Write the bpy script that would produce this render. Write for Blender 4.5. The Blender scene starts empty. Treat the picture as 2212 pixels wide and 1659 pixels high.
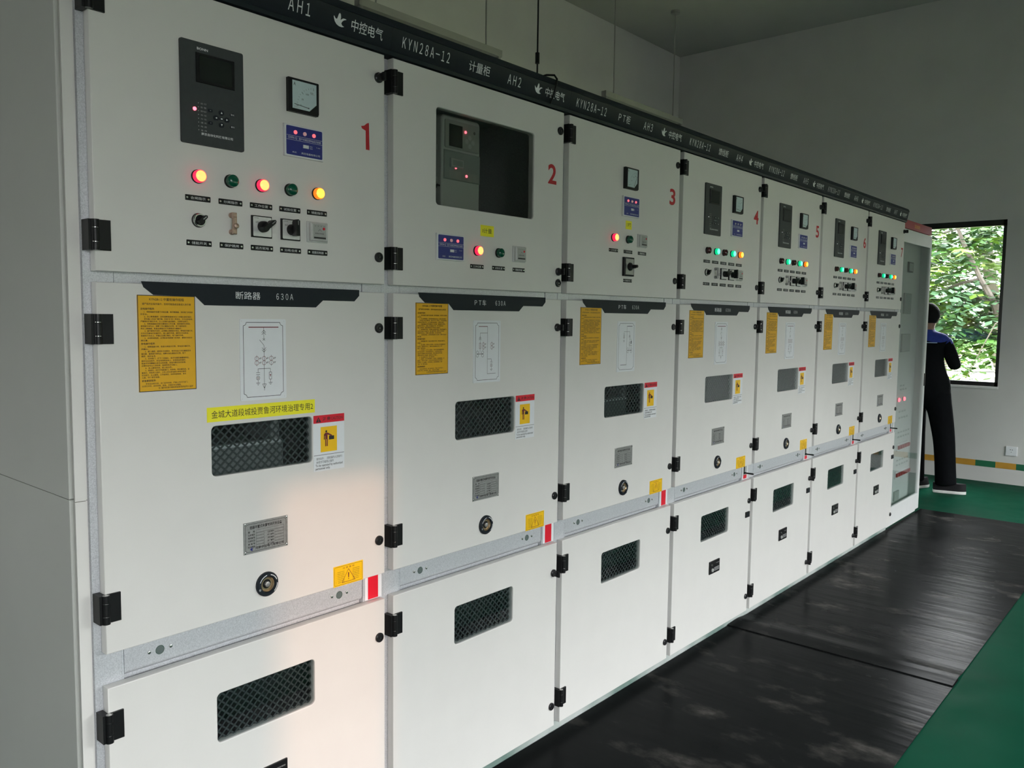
import bpy, bmesh, math, random
from mathutils import Vector, Matrix
R_ = math.radians
sc = bpy.context.scene
COL = sc.collection
random.seed(7)

# ------------------------------------------------------------------ camera
cam_d = bpy.data.cameras.new('camera'); cam = bpy.data.objects.new('camera', cam_d); COL.objects.link(cam)
cam_d.sensor_fit = 'HORIZONTAL'; cam_d.sensor_width = 36.0; cam_d.lens = 36.0 * 1779.836 / 2212
cam_d.clip_start = .05; cam_d.clip_end = 300
def cam_axes(yaw, pitch, roll):
    f = Vector((math.sin(yaw)*math.cos(pitch), math.cos(yaw)*math.cos(pitch), math.sin(pitch)))
    r = Vector((math.cos(yaw), -math.sin(yaw), 0)); u = r.cross(f)
    return r*math.cos(roll)+u*math.sin(roll), u*math.cos(roll)-r*math.sin(roll), f
CR, CU, CF = cam_axes(.860760, -.081713, .0120683)
CAM = Vector((-.7302, -1.75456, 1.53093))
cam.matrix_world = Matrix(((CR.x, CU.x, -CF.x, CAM.x), (CR.y, CU.y, -CF.y, CAM.y), (CR.z, CU.z, -CF.z, CAM.z), (0, 0, 0, 1)))
sc.camera = cam
sc.view_settings.view_transform = 'Standard'; sc.view_settings.look = 'None'
sc.view_settings.gamma = 1.0; sc.view_settings.use_curve_mapping = False
sc.view_settings.exposure = 0.0
sc.cycles.use_denoising = True
sc.cycles.max_bounces = 10; sc.cycles.diffuse_bounces = 6; sc.cycles.glossy_bounces = 5
sc.cycles.transparent_max_bounces = 12; sc.cycles.sample_clamp_indirect = 6.0

# ------------------------------------------------------------------ sky
SKY = 21.0
world = bpy.data.worlds.new('overcast_sky'); sc.world = world; world.use_nodes = True
wn, wl = world.node_tree.nodes, world.node_tree.links
wn.clear()
wo = wn.new('ShaderNodeOutputWorld'); wb = wn.new('ShaderNodeBackground'); wb.inputs['Strength'].default_value = SKY
tc = wn.new('ShaderNodeTexCoord'); sx = wn.new('ShaderNodeSeparateXYZ'); rp = wn.new('ShaderNodeValToRGB')
wl.new(tc.outputs['Generated'], sx.inputs[0]); wl.new(sx.outputs['Z'], rp.inputs[0]); wl.new(rp.outputs[0], wb.inputs['Color'])
wl.new(wb.outputs[0], wo.inputs['Surface'])
cr = rp.color_ramp
for i, (p, c) in enumerate(((0.0, (.50, .50, .49)), (.12, (.74, .745, .75)), (.25, (.97, .985, 1.0)), (.55, (1.42, 1.46, 1.50)))):
    el = cr.elements[i] if i < 2 else cr.elements.new(p)
    el.position = p; el.color = (*c, 1)

# room extents
XL, XR = -3.0, 8.2          # left and right end walls (inner faces)
YF, YB = -3.7, 3.345        # front and back walls (inner faces)
ZC = 4.631                  # ceiling
FRONT_WINDOWS = [(-2.3, -.7, .95, 2.52), (1.2, 3.4, .9, 2.3), (5.0, 7.75, .92, 2.12)]
LEFT_FILL_OPENING = (.5, .95, 1.25, 1.85)           # y0, y1, z0, z1 in the left end wall; unseen opening added to brighten the side panel
END_WINDOW = (-.165, 1.15, .92, 2.495)     # y0, y1, z0, z1 in the right end wall
SUN_SLOT = (-.155, .119, 0.0, 2.1)              # x0, x1, z0, z1 in the front wall; narrow slot added to shape the warm patch

# daylight enters through the windows; portals guide the sky sampling
def portal(name, loc, rot, w, h):
    l = bpy.data.lights.new(name, 'AREA'); l.shape = 'RECTANGLE'; l.size = w; l.size_y = h
    l.cycles.is_portal = True
    o = bpy.data.objects.new(name, l); o.location = loc; o.rotation_euler = rot; COL.objects.link(o); return o
for (a, b, c, d) in FRONT_WINDOWS + [SUN_SLOT]:
    portal('window_daylight', ((a+b)/2, YF-.22, (c+d)/2), (R_(90), 0, 0), b-a, d-c)
a, b, c, d = END_WINDOW
portal('window_daylight', (XR+.2, (a+b)/2, (c+d)/2), (R_(90), 0, R_(90)), b-a, d-c)
a, b, c, d = LEFT_FILL_OPENING
portal('window_daylight', (XL-.2, (a+b)/2, (c+d)/2), (R_(90), 0, R_(-90)), b-a, d-c)  # portal of the added left opening

# spot added outside as the low warm sun, aimed only through the added slot
sl = bpy.data.lights.new('sun_patch_spot', 'SPOT'); sl.energy = 2000; sl.color = (1.0, .50, .30)
sl.spot_size = R_(15); sl.spot_blend = .1; sl.shadow_soft_size = .11
so = bpy.data.objects.new('sun_patch_spot', sl); COL.objects.link(so)
so.location = (-1.14, YF-7.0, 2.1+.243*7)
so.rotation_euler = (Vector((-.02, YF, 1.1))-so.location).to_track_quat('-Z', 'Y').to_euler()

# ------------------------------------------------------------------ materials
MATS = {}
def mat(name, col, rough=.5, metal=0.0, noise=0.0, scale=40.0, bump=0.0, bscale=300.0, emit=None, estr=0.0, spec=.5, coat=0.0, col2=None, detail=3.0):
    if name in MATS: return MATS[name]
    m = bpy.data.materials.new(name); m.use_nodes = True; nt = m.node_tree; n = nt.nodes; L = nt.links
    b = n['Principled BSDF']
    b.inputs['Base Color'].default_value = (*col, 1); b.inputs['Roughness'].default_value = rough
    b.inputs['Metallic'].default_value = metal; b.inputs['Specular IOR Level'].default_value = spec
    b.inputs['Coat Weight'].default_value = coat
    t = n.new('ShaderNodeTexCoord')
    if noise or col2:
        no = n.new('ShaderNodeTexNoise'); no.inputs['Scale'].default_value = scale; no.inputs['Detail'].default_value = detail
        L.new(t.outputs['Object'], no.inputs['Vector'])
        ra = n.new('ShaderNodeValToRGB'); L.new(no.outputs['Fac'], ra.inputs[0])
        c2 = col2 or tuple(min(1, c*(1+noise)) for c in col); c1 = col if col2 else tuple(c*(1-noise) for c in col)
        ra.color_ramp.elements[0].position = .3; ra.color_ramp.elements[1].position = .7
        ra.color_ramp.elements[0].color = (*c1, 1); ra.color_ramp.elements[1].color = (*c2, 1)
        L.new(ra.outputs[0], b.inputs['Base Color'])
    if bump:
        nb = n.new('ShaderNodeTexNoise'); nb.inputs['Scale'].default_value = bscale; nb.inputs['Detail'].default_value = 2
        L.new(t.outputs['Object'], nb.inputs['Vector'])
        bu = n.new('ShaderNodeBump'); bu.inputs['Strength'].default_value = bump; bu.inputs['Distance'].default_value = .002
        L.new(nb.outputs['Fac'], bu.inputs['Height']); L.new(bu.outputs[0], b.inputs['Normal'])
    if emit:
        b.inputs['Emission Color'].default_value = (*emit, 1); b.inputs['Emission Strength'].default_value = estr
    MATS[name] = m; return m

def s2l(r, g, b):
    f = lambda c: (c/255/12.92 if c/255 <= .04045 else ((c/255+.055)/1.055)**2.4)
    return (f(r), f(g), f(b))

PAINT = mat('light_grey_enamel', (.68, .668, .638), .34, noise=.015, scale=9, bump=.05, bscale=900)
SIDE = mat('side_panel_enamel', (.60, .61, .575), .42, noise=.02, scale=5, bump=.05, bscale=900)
NAVY = mat('dark_slate_plastic', s2l(28, 34, 40), .5, noise=.06, scale=60, spec=.25)
BLACK = mat('black_plastic', (.006, .0065, .007), .42, noise=.1, scale=80, spec=.3)
BLACKM = mat('black_metal', (.02, .02, .022), .3, metal=.3, noise=.1, scale=80)
RELAYG = mat('relay_charcoal', s2l(60, 64, 65), .5, noise=.05, scale=90, spec=.25)
SCREEN = mat('dark_screen', (.012, .016, .014), .2, noise=.05, scale=20)
INK = mat('white_ink', (.72, .74, .75), .5, noise=.02, scale=200)
GREYINK = mat('grey_ink', (.34, .35, .35), .5, noise=.02, scale=200)
DINK = mat('black_ink', (.018, .016, .016), .55, noise=.02, scale=200)
RINK = mat('dark_red_ink', (.16, .015, .02), .55, noise=.02, scale=200)
RED = mat('red_film', s2l(214, 18, 44), .4, noise=.03, scale=50)
SPRAY = mat('red_spray_paint', s2l(178, 20, 34), .6, noise=.12, scale=160)
YEL = mat('amber_sticker', s2l(224, 170, 8), .42, noise=.03, scale=30)
YELB = mat('lemon_paper', s2l(240, 232, 40), .6, noise=.02, scale=30)
CYEL = mat('caution_yellow', s2l(242, 192, 10), .42, noise=.03, scale=30)
WHITE = mat('white_plate', (.74, .76, .78), .4, noise=.015, scale=40)
WHITEP = mat('white_plastic', (.70, .71, .72), .4, noise=.02, scale=40)
BLUE = mat('deep_blue_panel', s2l(34, 42, 124), .4, noise=.04, scale=60)
STEEL = mat('brushed_plate', (.36, .36, .35), .42, metal=.55, noise=.08, scale=140)
CHROME = mat('bright_metal', (.70, .70, .69), .22, metal=1.0, noise=.04, scale=60)
COPPER = mat('dull_copper', (.47, .34, .27), .4, metal=.7, noise=.1, scale=90)
BRASS = mat('worn_brass', (.55, .43, .28), .32, metal=.9, noise=.1, scale=90)
DIAL = mat('pale_dial', s2l(186, 204, 206), .35, noise=.02, scale=60)
HYG = mat('clear_cover_grey', (.55, .56, .54), .25, noise=.05, scale=60)
HYGD = mat('controller_grey', (.36, .37, .35), .45, noise=.05, scale=60)
RUBBERSEAL = mat('dark_gasket', (.03, .03, .03), .7, noise=.1, scale=60)
INSIDE = mat('inner_grey', (.30, .31, .31), .5, noise=.05, scale=20)
DARKIN = mat('dark_interior', (.008, .02, .018), .6, noise=.1, scale=8)
BACKT = mat('teal_grey_backing', (.085, .11, .104), .55, noise=.15, scale=14)
SWFACE = mat('switch_face', (.72, .72, .71), .3, metal=.35, noise=.02, scale=60)
LATTICE = mat('lattice_grey', (.045, .055, .055), .5, metal=.1, noise=.1, scale=60)
MCASE = mat('meter_case', (.52, .54, .52), .4, noise=.04, scale=20)
MCOVER = mat('meter_cover', (.30, .33, .32), .3, noise=.04, scale=20)
PLINTH = mat('plinth_overpaint', (.55, .57, .55), .5, col2=(.012, .10, .07), scale=3.2, noise=.1)

def galvanized():
    m = bpy.data.materials.new('galvanized_steel'); m.use_nodes = True; n = m.node_tree.nodes; L = m.node_tree.links
    b = n['Principled BSDF']; b.inputs['Metallic'].default_value = .35; b.inputs['Roughness'].default_value = .4
    t = n.new('ShaderNodeTexCoord'); v = n.new('ShaderNodeTexVoronoi'); v.inputs['Scale'].default_value = 480
    no = n.new('ShaderNodeTexNoise'); no.inputs['Scale'].default_value = 420; no.inputs['Detail'].default_value = 4
    L.new(t.outputs['Object'], v.inputs['Vector']); L.new(t.outputs['Object'], no.inputs['Vector'])
    mx = n.new('ShaderNodeMix'); mx.data_type = 'FLOAT'; mx.inputs[0].default_value = .5
    L.new(v.outputs['Color'], mx.inputs[2]); L.new(no.outputs['Fac'], mx.inputs[3])
    ra = n.new('ShaderNodeValToRGB'); L.new(mx.outputs[0], ra.inputs[0])
    ra.color_ramp.elements[0].position = .25; ra.color_ramp.elements[0].color = (.50, .515, .54, 1)
    ra.color_ramp.elements[1].position = .75; ra.color_ramp.elements[1].color = (.70, .715, .745, 1)
    L.new(ra.outputs[0], b.inputs['Base Color']); return m
GALV = galvanized()

def glass(name, tint, ior=1.5):
    m = bpy.data.materials.new(name); m.use_nodes = True; n = m.node_tree.nodes; L = m.node_tree.links; n.clear()
    o = n.new('ShaderNodeOutputMaterial'); mx = n.new('ShaderNodeMixShader'); lw = n.new('ShaderNodeLayerWeight'); lw.inputs[0].default_value = .5; pw = n.new('ShaderNodeMath'); pw.operation = 'POWER'; pw.inputs[1].default_value = 5; fr = n.new('ShaderNodeMath'); fr.operation = 'MULTIPLY_ADD'; fr.inputs[1].default_value = .8; fr.inputs[2].default_value = .03; L.new(lw.outputs['Facing'], pw.inputs[0]); L.new(pw.outputs[0], fr.inputs[0])
    tr = n.new('ShaderNodeBsdfTransparent'); tr.inputs[0].default_value = (*tint, 1)
    g = n.new('ShaderNodeBsdfGlossy'); g.inputs['Roughness'].default_value = .02
    L.new(fr.outputs[0], mx.inputs[0]); L.new(tr.outputs[0], mx.inputs[1]); L.new(g.outputs[0], mx.inputs[2]); L.new(mx.outputs[0], o.inputs[0])
    return m
GLASS = glass('viewing_glass', (.86, .89, .89)); DARKGLASS = glass('smoked_glass', (.80, .82, .80)); CLEAR = glass('window_glass', (.98, .985, .985))
DCGLASS = glass('door_glass', (.90, .93, .92))

RED_ON = mat('red_lens_lit', (.5, .02, .03), .25, emit=(1, .34, .09), estr=2.6)
RED_RIM = mat('red_lens_edge', (.5, .01, .03), .25, emit=(1, .02, .08), estr=1.3)
AMB_ON = mat('amber_lens_lit', (.5, .25, .02), .25, emit=(1, .62, .06), estr=2.0)
AMB_RIM = mat('amber_lens_edge', (.5, .15, .01), .25, emit=(1, .22, .01), estr=1.0)
GRN_ON = mat('green_lens_lit', (.05, .5, .3), .25, emit=(.12, 1, .62), estr=1.9)
GRN_RIM = mat('green_lens_edge', (.01, .3, .12), .25, emit=(.0, .75, .30), estr=.9)
GRN_OFF = mat('green_lens_unlit', (.004, .085, .045), .18, noise=.1, scale=40)
RED_OFF = mat('red_lens_unlit', (.045, .006, .006), .2, noise=.1, scale=40)
LED_RED = mat('red_led', (.5, .02, .03), .3, emit=(1, .10, .14), estr=5.0)
NEON = mat('neon_lamp_lit', (.6, .2, .2), .3, emit=(1, .16, .20), estr=.9)
NEON_DIM = mat('neon_lamp_pale', (.70, .55, .53), .3, emit=(1, .3, .3), estr=.15)
NEON_OFF = mat('neon_lamp_unlit', (.5, .48, .52), .3)
LED_WHITE = mat('white_led', (.6, .6, .6), .3, emit=(1, 1, 1), estr=.6)

# ------------------------------------------------------------------ mesh builder
TEXT = {}
def text_geom(s, bold=0.0, res=2):
    k = (s, bold, res)
    if k not in TEXT:
        c = bpy.data.curves.new('lettering', 'FONT'); c.body = s; c.resolution_u = res; c.fill_mode = 'FRONT'; c.offset = bold
        o = bpy.data.objects.new('lettering', c); me = o.to_mesh()
        V = [(v.co.x, v.co.y) for v in me.vertices]; F = [tuple(p.vertices) for p in me.polygons]
        o.to_mesh_clear(); bpy.data.objects.remove(o); bpy.data.curves.remove(c)
        xs = [v[0] for v in V] or [0, 1]; ys = [v[1] for v in V] or [0, 1]
        TEXT[k] = (V, F, min(xs), max(xs), min(ys), max(ys))
    return TEXT[k]

def fw(t): return ''.join(chr(ord(c)+0xFEE0) if '!' <= c <= '~' else c for c in t)

class MB:
    def __init__(s): s.V, s.F, s.M, s.S, s.mats = [], [], [], [], []
    def mi(s, m):
        if m not in s.mats: s.mats.append(m)
        return s.mats.index(m)
    def add(s, V, F, m, smooth=True):
        o = len(s.V); s.V += [tuple(v) for v in V]; i = s.mi(m)
        for f in F: s.F.append(tuple(o+k for k in f)); s.M.append(i); s.S.append(smooth)
        return s
    def box(s, x0, x1, y0, y1, z0, z1, m):
        V = [(x0, y0, z0), (x1, y0, z0), (x1, y1, z0), (x0, y1, z0), (x0, y0, z1), (x1, y0, z1), (x1, y1, z1), (x0, y1, z1)]
        return s.add(V, [(3, 2, 1, 0), (4, 5, 6, 7), (0, 1, 5, 4), (1, 2, 6, 5), (2, 3, 7, 6), (3, 0, 4, 7)], m)
    def cbox(s, x0, x1, y0, y1, z0, z1, m, c=.001):   # box with its front (-y) edges chamfered
        V = [(x0, y1, z0), (x1, y1, z0), (x1, y1, z1), (x0, y1, z1), (x0, y0+c, z0), (x1, y0+c, z0), (x1, y0+c, z1), (x0, y0+c, z1),
             (x0+c, y0, z0+c), (x1-c, y0, z0+c), (x1-c, y0, z1-c), (x0+c, y0, z1-c)]
        F = [(3, 2, 1, 0), (8, 9, 10, 11)]
        for i in range(4):
            j = (i+1) % 4; F += [(i, j, 4+j, 4+i), (4+i, 4+j, 8+j, 8+i)]
        return s.add(V, F, m)
    def poly(s, P, y0, y1, m, cap=True):    # polygon in x,z (counter-clockwise seen from -y) between y0 (front) and y1
        n = len(P); V = [(x, y0, z) for x, z in P] + [(x, y1, z) for x, z in P]
        F = [tuple(range(n)), tuple(range(2*n-1, n-1, -1))] if cap else [tuple(range(n))]
        F += [(i, n+i, n+(i+1) % n, (i+1) % n) for i in range(n)]
        return s.add(V, F, m)
    def flat(s, P, y, m): return s.add([(x, y, z) for x, z in P], [tuple(range(len(P)))], m)
    def rect(s, x0, x1, z0, z1, y, m): return s.flat([(x0, z0), (x1, z0), (x1, z1), (x0, z1)], y, m)
    def line(s, x0, z0, x1, z1, w, y, m):
        dx, dz = x1-x0, z1-z0; l = math.hypot(dx, dz) or 1; a, b = -dz/l*w/2, dx/l*w/2
        return s.flat([(x0-a, z0-b), (x1-a, z1-b), (x1+a, z1+b), (x0+a, z0+b)], y, m)
    def pline(s, P, w, y, m, closed=False):
        for i in range(len(P) - (0 if closed else 1)): s.line(*P[i], *P[(i+1) % len(P)], w, y, m)
        return s
    def ring(s, cx, cz, r, w, y, m, n=20):
        V = []
        for k in range(n):
            a = 2*math.pi*k/n; V += [(cx+(r-w/2)*math.cos(a), y, cz+(r-w/2)*math.sin(a)), (cx+(r+w/2)*math.cos(a), y, cz+(r+w/2)*math.sin(a))]
        return s.add(V, [(2*k, 2*k+1, (2*k+3) % (2*n), (2*k+2) % (2*n)) for k in range(n)], m)
    def disc(s, cx, cz, r, y, m, n=20): return s.flat([(cx+r*math.cos(2*math.pi*k/n), cz+r*math.sin(2*math.pi*k/n)) for k in range(n)], y, m)
    def lathe(s, cx, cz, prof, m, n=24, cap0=True, cap1=True):   # profile of (r, y) turned about the y axis, from back to front
        V = []
        for r, y in prof:
            V += [(cx+r*math.cos(2*math.pi*k/n), y, cz+r*math.sin(2*math.pi*k/n)) for k in range(n)]
        F = []
        for i in range(len(prof)-1):
            for k in range(n):
                j = (k+1) % n; F.append((i*n+k, i*n+j, (i+1)*n+j, (i+1)*n+k))
        if cap0: F.append(tuple(range(n-1, -1, -1)))
        if cap1: F.append(tuple((len(prof)-1)*n+k for k in range(n)))
        return s.add(V, F, m)
    def cylz(s, cx, cy, r, z0, z1, m, n=16, r1=None):
        r1 = r if r1 is None else r1
        V = [(cx+r*math.cos(2*math.pi*k/n), cy+r*math.sin(2*math.pi*k/n), z0) for k in range(n)] + [(cx+r1*math.cos(2*math.pi*k/n), cy+r1*math.sin(2*math.pi*k/n), z1) for k in range(n)]
        F = [(k, (k+1) % n, n+(k+1) % n, n+k) for k in range(n)] + [tuple(range(n-1, -1, -1)), tuple(range(n, 2*n))]
        return s.add(V, F, m)
    def tube(s, P, r, m, n=8):
        P = [Vector(p) for p in P]; V = []; rr = r if isinstance(r, (list, tuple)) else [r]*len(P); prev = None
        for i, p in enumerate(P):
            t = (P[min(i+1, len(P)-1)]-P[max(i-1, 0)]).normalized()
            a = prev if prev else (Vector((0, 0, 1)) if abs(t.z) < .9 else Vector((1, 0, 0)))
            u = (a - t*a.dot(t)).normalized(); prev = u; w = t.cross(u)
            V += [tuple(p+(u*math.cos(2*math.pi*k/n)+w*math.sin(2*math.pi*k/n))*rr[i]) for k in range(n)]
        F = [(i*n+k, i*n+(k+1) % n, (i+1)*n+(k+1) % n, (i+1)*n+k) for i in range(len(P)-1) for k in range(n)]
        F += [tuple(range(n-1, -1, -1)), tuple((len(P)-1)*n+k for k in range(n))]
        return s.add(V, F, m)
    def text(s, t, x0, x1, z0, z1, y, m, bold=0.0, res=2, keep=False, frame=None):   # lettering fitted into a box
        V, F, a, b, c, d = text_geom(t, bold, res)
        kx = (x1-x0)/max(b-a, 1e-6); kz = (z1-z0)/max(d-c, 1e-6)
        if keep: kx = min(kx, kz*1.02)
        if frame:
            O, U, W = frame; return s.add([tuple(O+U*(x0+(p-a)*kx)+W*(z0+(q-c)*kz)) for p, q in V], F, m, False)
        return s.add([(x0+(p-a)*kx, y, z0+(q-c)*kz) for p, q in V], F, m, False)
    def mesh(s, name):
        me = bpy.data.meshes.new(name); me.from_pydata(s.V, [], s.F)
        for m in s.mats: me.materials.append(m)
        me.polygons.foreach_set('material_index', s.M); me.polygons.foreach_set('use_smooth', s.S)
        me.update(); me.set_sharp_from_angle(angle=R_(38)); return me

def rrect(x0, x1, z0, z1, r, n=4):
    P = []
    for cx, cz, a0 in ((x1-r, z0+r, -90), (x1-r, z1-r, 0), (x0+r, z1-r, 90), (x0+r, z0+r, 180)):
        for k in range(n+1):
            a = R_(a0+90*k/n); P.append((cx+r*math.cos(a), cz+r*math.sin(a)))
    return P

def plate_geom(outlines, y0, y1, bev):       # sheet with holes and eased edges, in x,z, between y0 (front) and y1
    c = bpy.data.curves.new('sheet', 'CURVE'); c.dimensions = '2D'; c.fill_mode = 'BOTH'
    c.extrude = (y1-y0)/2-bev; c.bevel_depth = bev; c.bevel_resolution = 2; c.offset = -bev
    for P in outlines:
        sp = c.splines.new('POLY'); sp.points.add(len(P)-1); sp.use_cyclic_u = True
        for q, (x, z) in zip(sp.points, P): q.co = (x, z, 0, 1)
    o = bpy.data.objects.new('sheet', c); me = o.to_mesh(); ym = (y0+y1)/2
    V = [(v.co.x, ym-v.co.z, v.co.y) for v in me.vertices]; F = [tuple(p.vertices) for p in me.polygons]
    o.to_mesh_clear(); bpy.data.objects.remove(o); bpy.data.curves.remove(c)
    return V, F

def put(name, me, parent=None, loc=(0, 0, 0), label=None):
    o = bpy.data.objects.new(name, me); COL.objects.link(o); o.location = loc
    if parent: o.parent = parent
    if label: o['label'] = label
    return o
def tag(o, label, cat, group=None, kind=None):
    if label: o['label'] = label
    if cat: o['category'] = cat
    if group: o['group'] = group
    if kind: o['kind'] = kind
    return o
def thing(name, loc, label, cat, group=None, rz=0.0):
    o = bpy.data.objects.new(name, None); COL.objects.link(o); o.location = loc; o.rotation_euler = (0, 0, rz); o.empty_display_size = .1
    return tag(o, label, cat, group)
def struct(name, mb):
    o = put(name, mb.mesh(name)); o['kind'] = 'structure'; return o
CACHE = {}
def cached(key, fn):
    if key not in CACHE:
        m = MB(); fn(m); CACHE[key] = m.mesh(key.split('|')[0])
    return CACHE[key]

# ------------------------------------------------------------------ room shell
def wall_holes(name, axis, at, thick, a0, a1, z0, z1, holes, m):
    mb = MB(); cuts = sorted({a0, a1, *[h[0] for h in holes], *[h[1] for h in holes]})
    for u, v in zip(cuts, cuts[1:]):
        spans = sorted((h[2], h[3]) for h in holes if h[0] <= u and h[1] >= v); z = z0
        for b, t in spans + [(z1, z1)]:
            if b > z:
                if axis == 'y': mb.box(u, v, min(at, at+thick), max(at, at+thick), z, b, m)
                else: mb.box(min(at, at+thick), max(at, at+thick), u, v, z, b, m)
            z = t
    return struct(name, mb)
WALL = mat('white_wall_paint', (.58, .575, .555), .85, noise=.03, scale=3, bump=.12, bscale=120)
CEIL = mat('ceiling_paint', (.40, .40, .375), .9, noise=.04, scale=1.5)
wall_holes('wall_back', 'y', YB, .24, XL-.24, XR+.24, 0, ZC, [], WALL)
wall_holes('wall_front', 'y', YF, -.24, XL-.24, XR+.24, 0, ZC, FRONT_WINDOWS+[SUN_SLOT], WALL)
wall_holes('wall_right', 'x', XR, .24, YF, YB, 0, ZC, [END_WINDOW], WALL)
wall_holes('wall_left', 'x', XL, -.24, YF, YB, 0, ZC, [LEFT_FILL_OPENING], WALL)
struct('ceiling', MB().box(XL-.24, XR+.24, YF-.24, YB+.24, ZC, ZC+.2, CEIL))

def floor_mat():
    m = bpy.data.materials.new('green_epoxy_floor'); m.use_nodes = True; n = m.node_tree.nodes; L = m.node_tree.links
    b = n['Principled BSDF']; b.inputs['Roughness'].default_value = .3
    t = n.new('ShaderNodeTexCoord'); no = n.new('ShaderNodeTexNoise'); no.inputs['Scale'].default_value = 1.6; no.inputs['Detail'].default_value = 5
    L.new(t.outputs['Object'], no.inputs['Vector']); ra = n.new('ShaderNodeValToRGB'); L.new(no.outputs['Fac'], ra.inputs[0])
    b.inputs['Specular IOR Level'].default_value = .012; b.inputs['IOR'].default_value = 1.3
    ra.color_ramp.elements[0].position = .35; ra.color_ramp.elements[0].color = (.003, .046, .024, 1)
    ra.color_ramp.elements[1].position = .7; ra.color_ramp.elements[1].color = (.005, .062, .034, 1)
    L.new(ra.outputs[0], b.inputs['Base Color'])
    n2 = n.new('ShaderNodeTexNoise'); n2.inputs['Scale'].default_value = 7; L.new(t.outputs['Object'], n2.inputs['Vector'])
    mr = n.new('ShaderNodeMapRange'); mr.inputs[3].default_value = .28; mr.inputs[4].default_value = .5
    L.new(n2.outputs['Fac'], mr.inputs[0]); L.new(mr.outputs[0], b.inputs['Roughness'])
    return m
struct('floor', MB().box(XL-.24, XR+.24, YF-.24, YB+.24, -.2, 0, floor_mat()))

# painted stripe round the end wall: green and yellow blocks in turn
GSTR = mat('stripe_green', (.012, .13, .06), .5, noise=.08, scale=12); YSTR = mat('stripe_yellow', (.50, .26, .03), .5, noise=.08, scale=12)
st = MB(); y = .156 - .171*20; k = 0
while y < YB:
    a, b = max(y, YF), min(y+.171, YB)
    if b > a: st.box(XR-.002, XR, a, b, .145, .203, YSTR if k % 2 else GSTR)
    y += .171; k += 1
struct('trim_1', st)

# windows
FRAME = mat('black_window_frame', (.006, .006, .006), .35, noise=.1, scale=40)
SILLW = mat('white_reveal', (.72, .72, .71), .5, noise=.02, scale=20)
def end_window():
    y0, y1, z0, z1 = END_WINDOW; mb = MB(); w = .055
    for a, b, c, d in ((y0, y1, z1-w, z1), (y0, y1, z0, z0+.04), (y0, y0+.03, z0, z1), (y1-.05, y1, z0, z1), (.70, .75, z0, z1)):
        mb.box(XR+.01, XR+.07, a, b, c, d, FRAME)
    o = struct('window_1', mb)
    p = put('window_pane', MB().box(XR+.035, XR+.04, y0+.03, y1-.05, z0+.04, z1-w, CLEAR).mesh('window_pane'), o)
    put('window_sill', MB().cbox(XR-.012, XR+.24, y0-.005, y1+.005, z0-.022, z0, SILLW, .001).mesh('window_sill'), o)
end_window()
for i, (x0, x1, z0, z1) in enumerate(FRONT_WINDOWS):
    mb = MB(); w = .05
    for a, b, c, d in ((x0, x1, z1-w, z1), (x0, x1, z0, z0+w), (x0, x0+w, z0, z1), (x1-w, x1, z0, z1), ((x0+x1)/2-.03, (x0+x1)/2+.03, z0, z1)):
        mb.box(a, b, YF-.12, YF-.06, c, d, FRAME)
    o = struct('window_%d' % (i+2), mb)
    put('window_pane', MB().box(x0+w, x1-w, YF-.092, YF-.088, z0+w, z1-w, CLEAR).mesh('window_pane'), o)
x0, x1, z0, z1 = SUN_SLOT
struct('sun_slot_frame', MB().box(x0-.05, x0, YF-.24, YF+.01, 0, z1+.05, FRAME).box(x1, x1+.05, YF-.24, YF+.01, 0, z1+.05, FRAME).box(x0, x1, YF-.24, YF+.01, z1, z1+.05, FRAME))  # frame of the unseen slot added to shape the warm patch

# ------------------------------------------------------------------ switchgear: shared pieces
UB, UT, MB0, MT, LB, LT = 1.6144, 2.2276, .8035, 1.5917, .05, .7287
DW = .7685                  # door width; cabinets repeat every 0.8 m
E_ = .0006                  # thickness of a decal

def door_mesh(key, z0, z1, hole):
    if key not in CACHE:
        m = MB(); outs = [[(0, z0), (DW, z0), (DW, z1), (0, z1)]]
        if hole: outs.append(rrect(*hole, .011)[::-1])
        V, F = plate_geom(outs, 0, .025, .0022); m.add(V, F, PAINT)
        CACHE[key] = m.mesh(key.split('|')[0])
    return CACHE[key]

def f_hinge(m):              # centred on the door's front left edge, 62 mm tall
    m.cbox(.001, .031, -.0065, 0, -.031, .031, BLACK, .0015)
    m.box(-.0150, -.0012, -.008, .0245, -.031, .031, BLACK)
    for a, b in ((-.031, -.0148), (-.0138, .0138), (.0148, .031)): m.cylz(-.0015, -.0075, .0082, a, b, BLACK, 18)
    m.cylz(-.0015, -.0075, .0066, -.031, .031, CHROME, 14)
def f_lock(m):
    m.lathe(0, 0, [(.0135, 0), (.0135, -.0045), (.0115, -.0065), (.0075, -.0068), (.007, -.0045), (.0035, -.0045), (.0035, -.0062)], BLACKM, 24)
    m.disc(0, 0, .0013, -.0064, CHROME, 8)
def f_lockkey(m):            # folded wing key left in the lock
    m.lathe(0, 0, [(.0135, 0), (.0135, -.005), (.0105, -.0075), (.0105, -.018), (.009, -.020)], BLACKM, 24)
    m.cbox(-.003, .003, -.030, -.018, -.011, .011, BLACK, .001)
def f_relay(m):              # 152 x 222 mm
    m.poly(rrect(-.076, .076, -.111, .111, .004, 2), -.006, 0, RELAYG)
    y = -.0063
    m.text('BONN', -.037, -.011, .094, .0995, y, INK, .02)
    rows = ['运 行', '告 警', '保护动作', '合 位', '分 位', '通 讯', '电 源', '备 用']
    for i, t in enumerate(rows):
        z = -.021 - i*.0083; m.text(t, -.031, -.017, z-.0018, z+.0018, y, GREYINK); m.disc(-.036, z, .0011, y, GREYINK, 8)
    m.text('南京自动化科技有限公司', -.030, .047, -.0895, -.0835, y, INK, .01)
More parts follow.
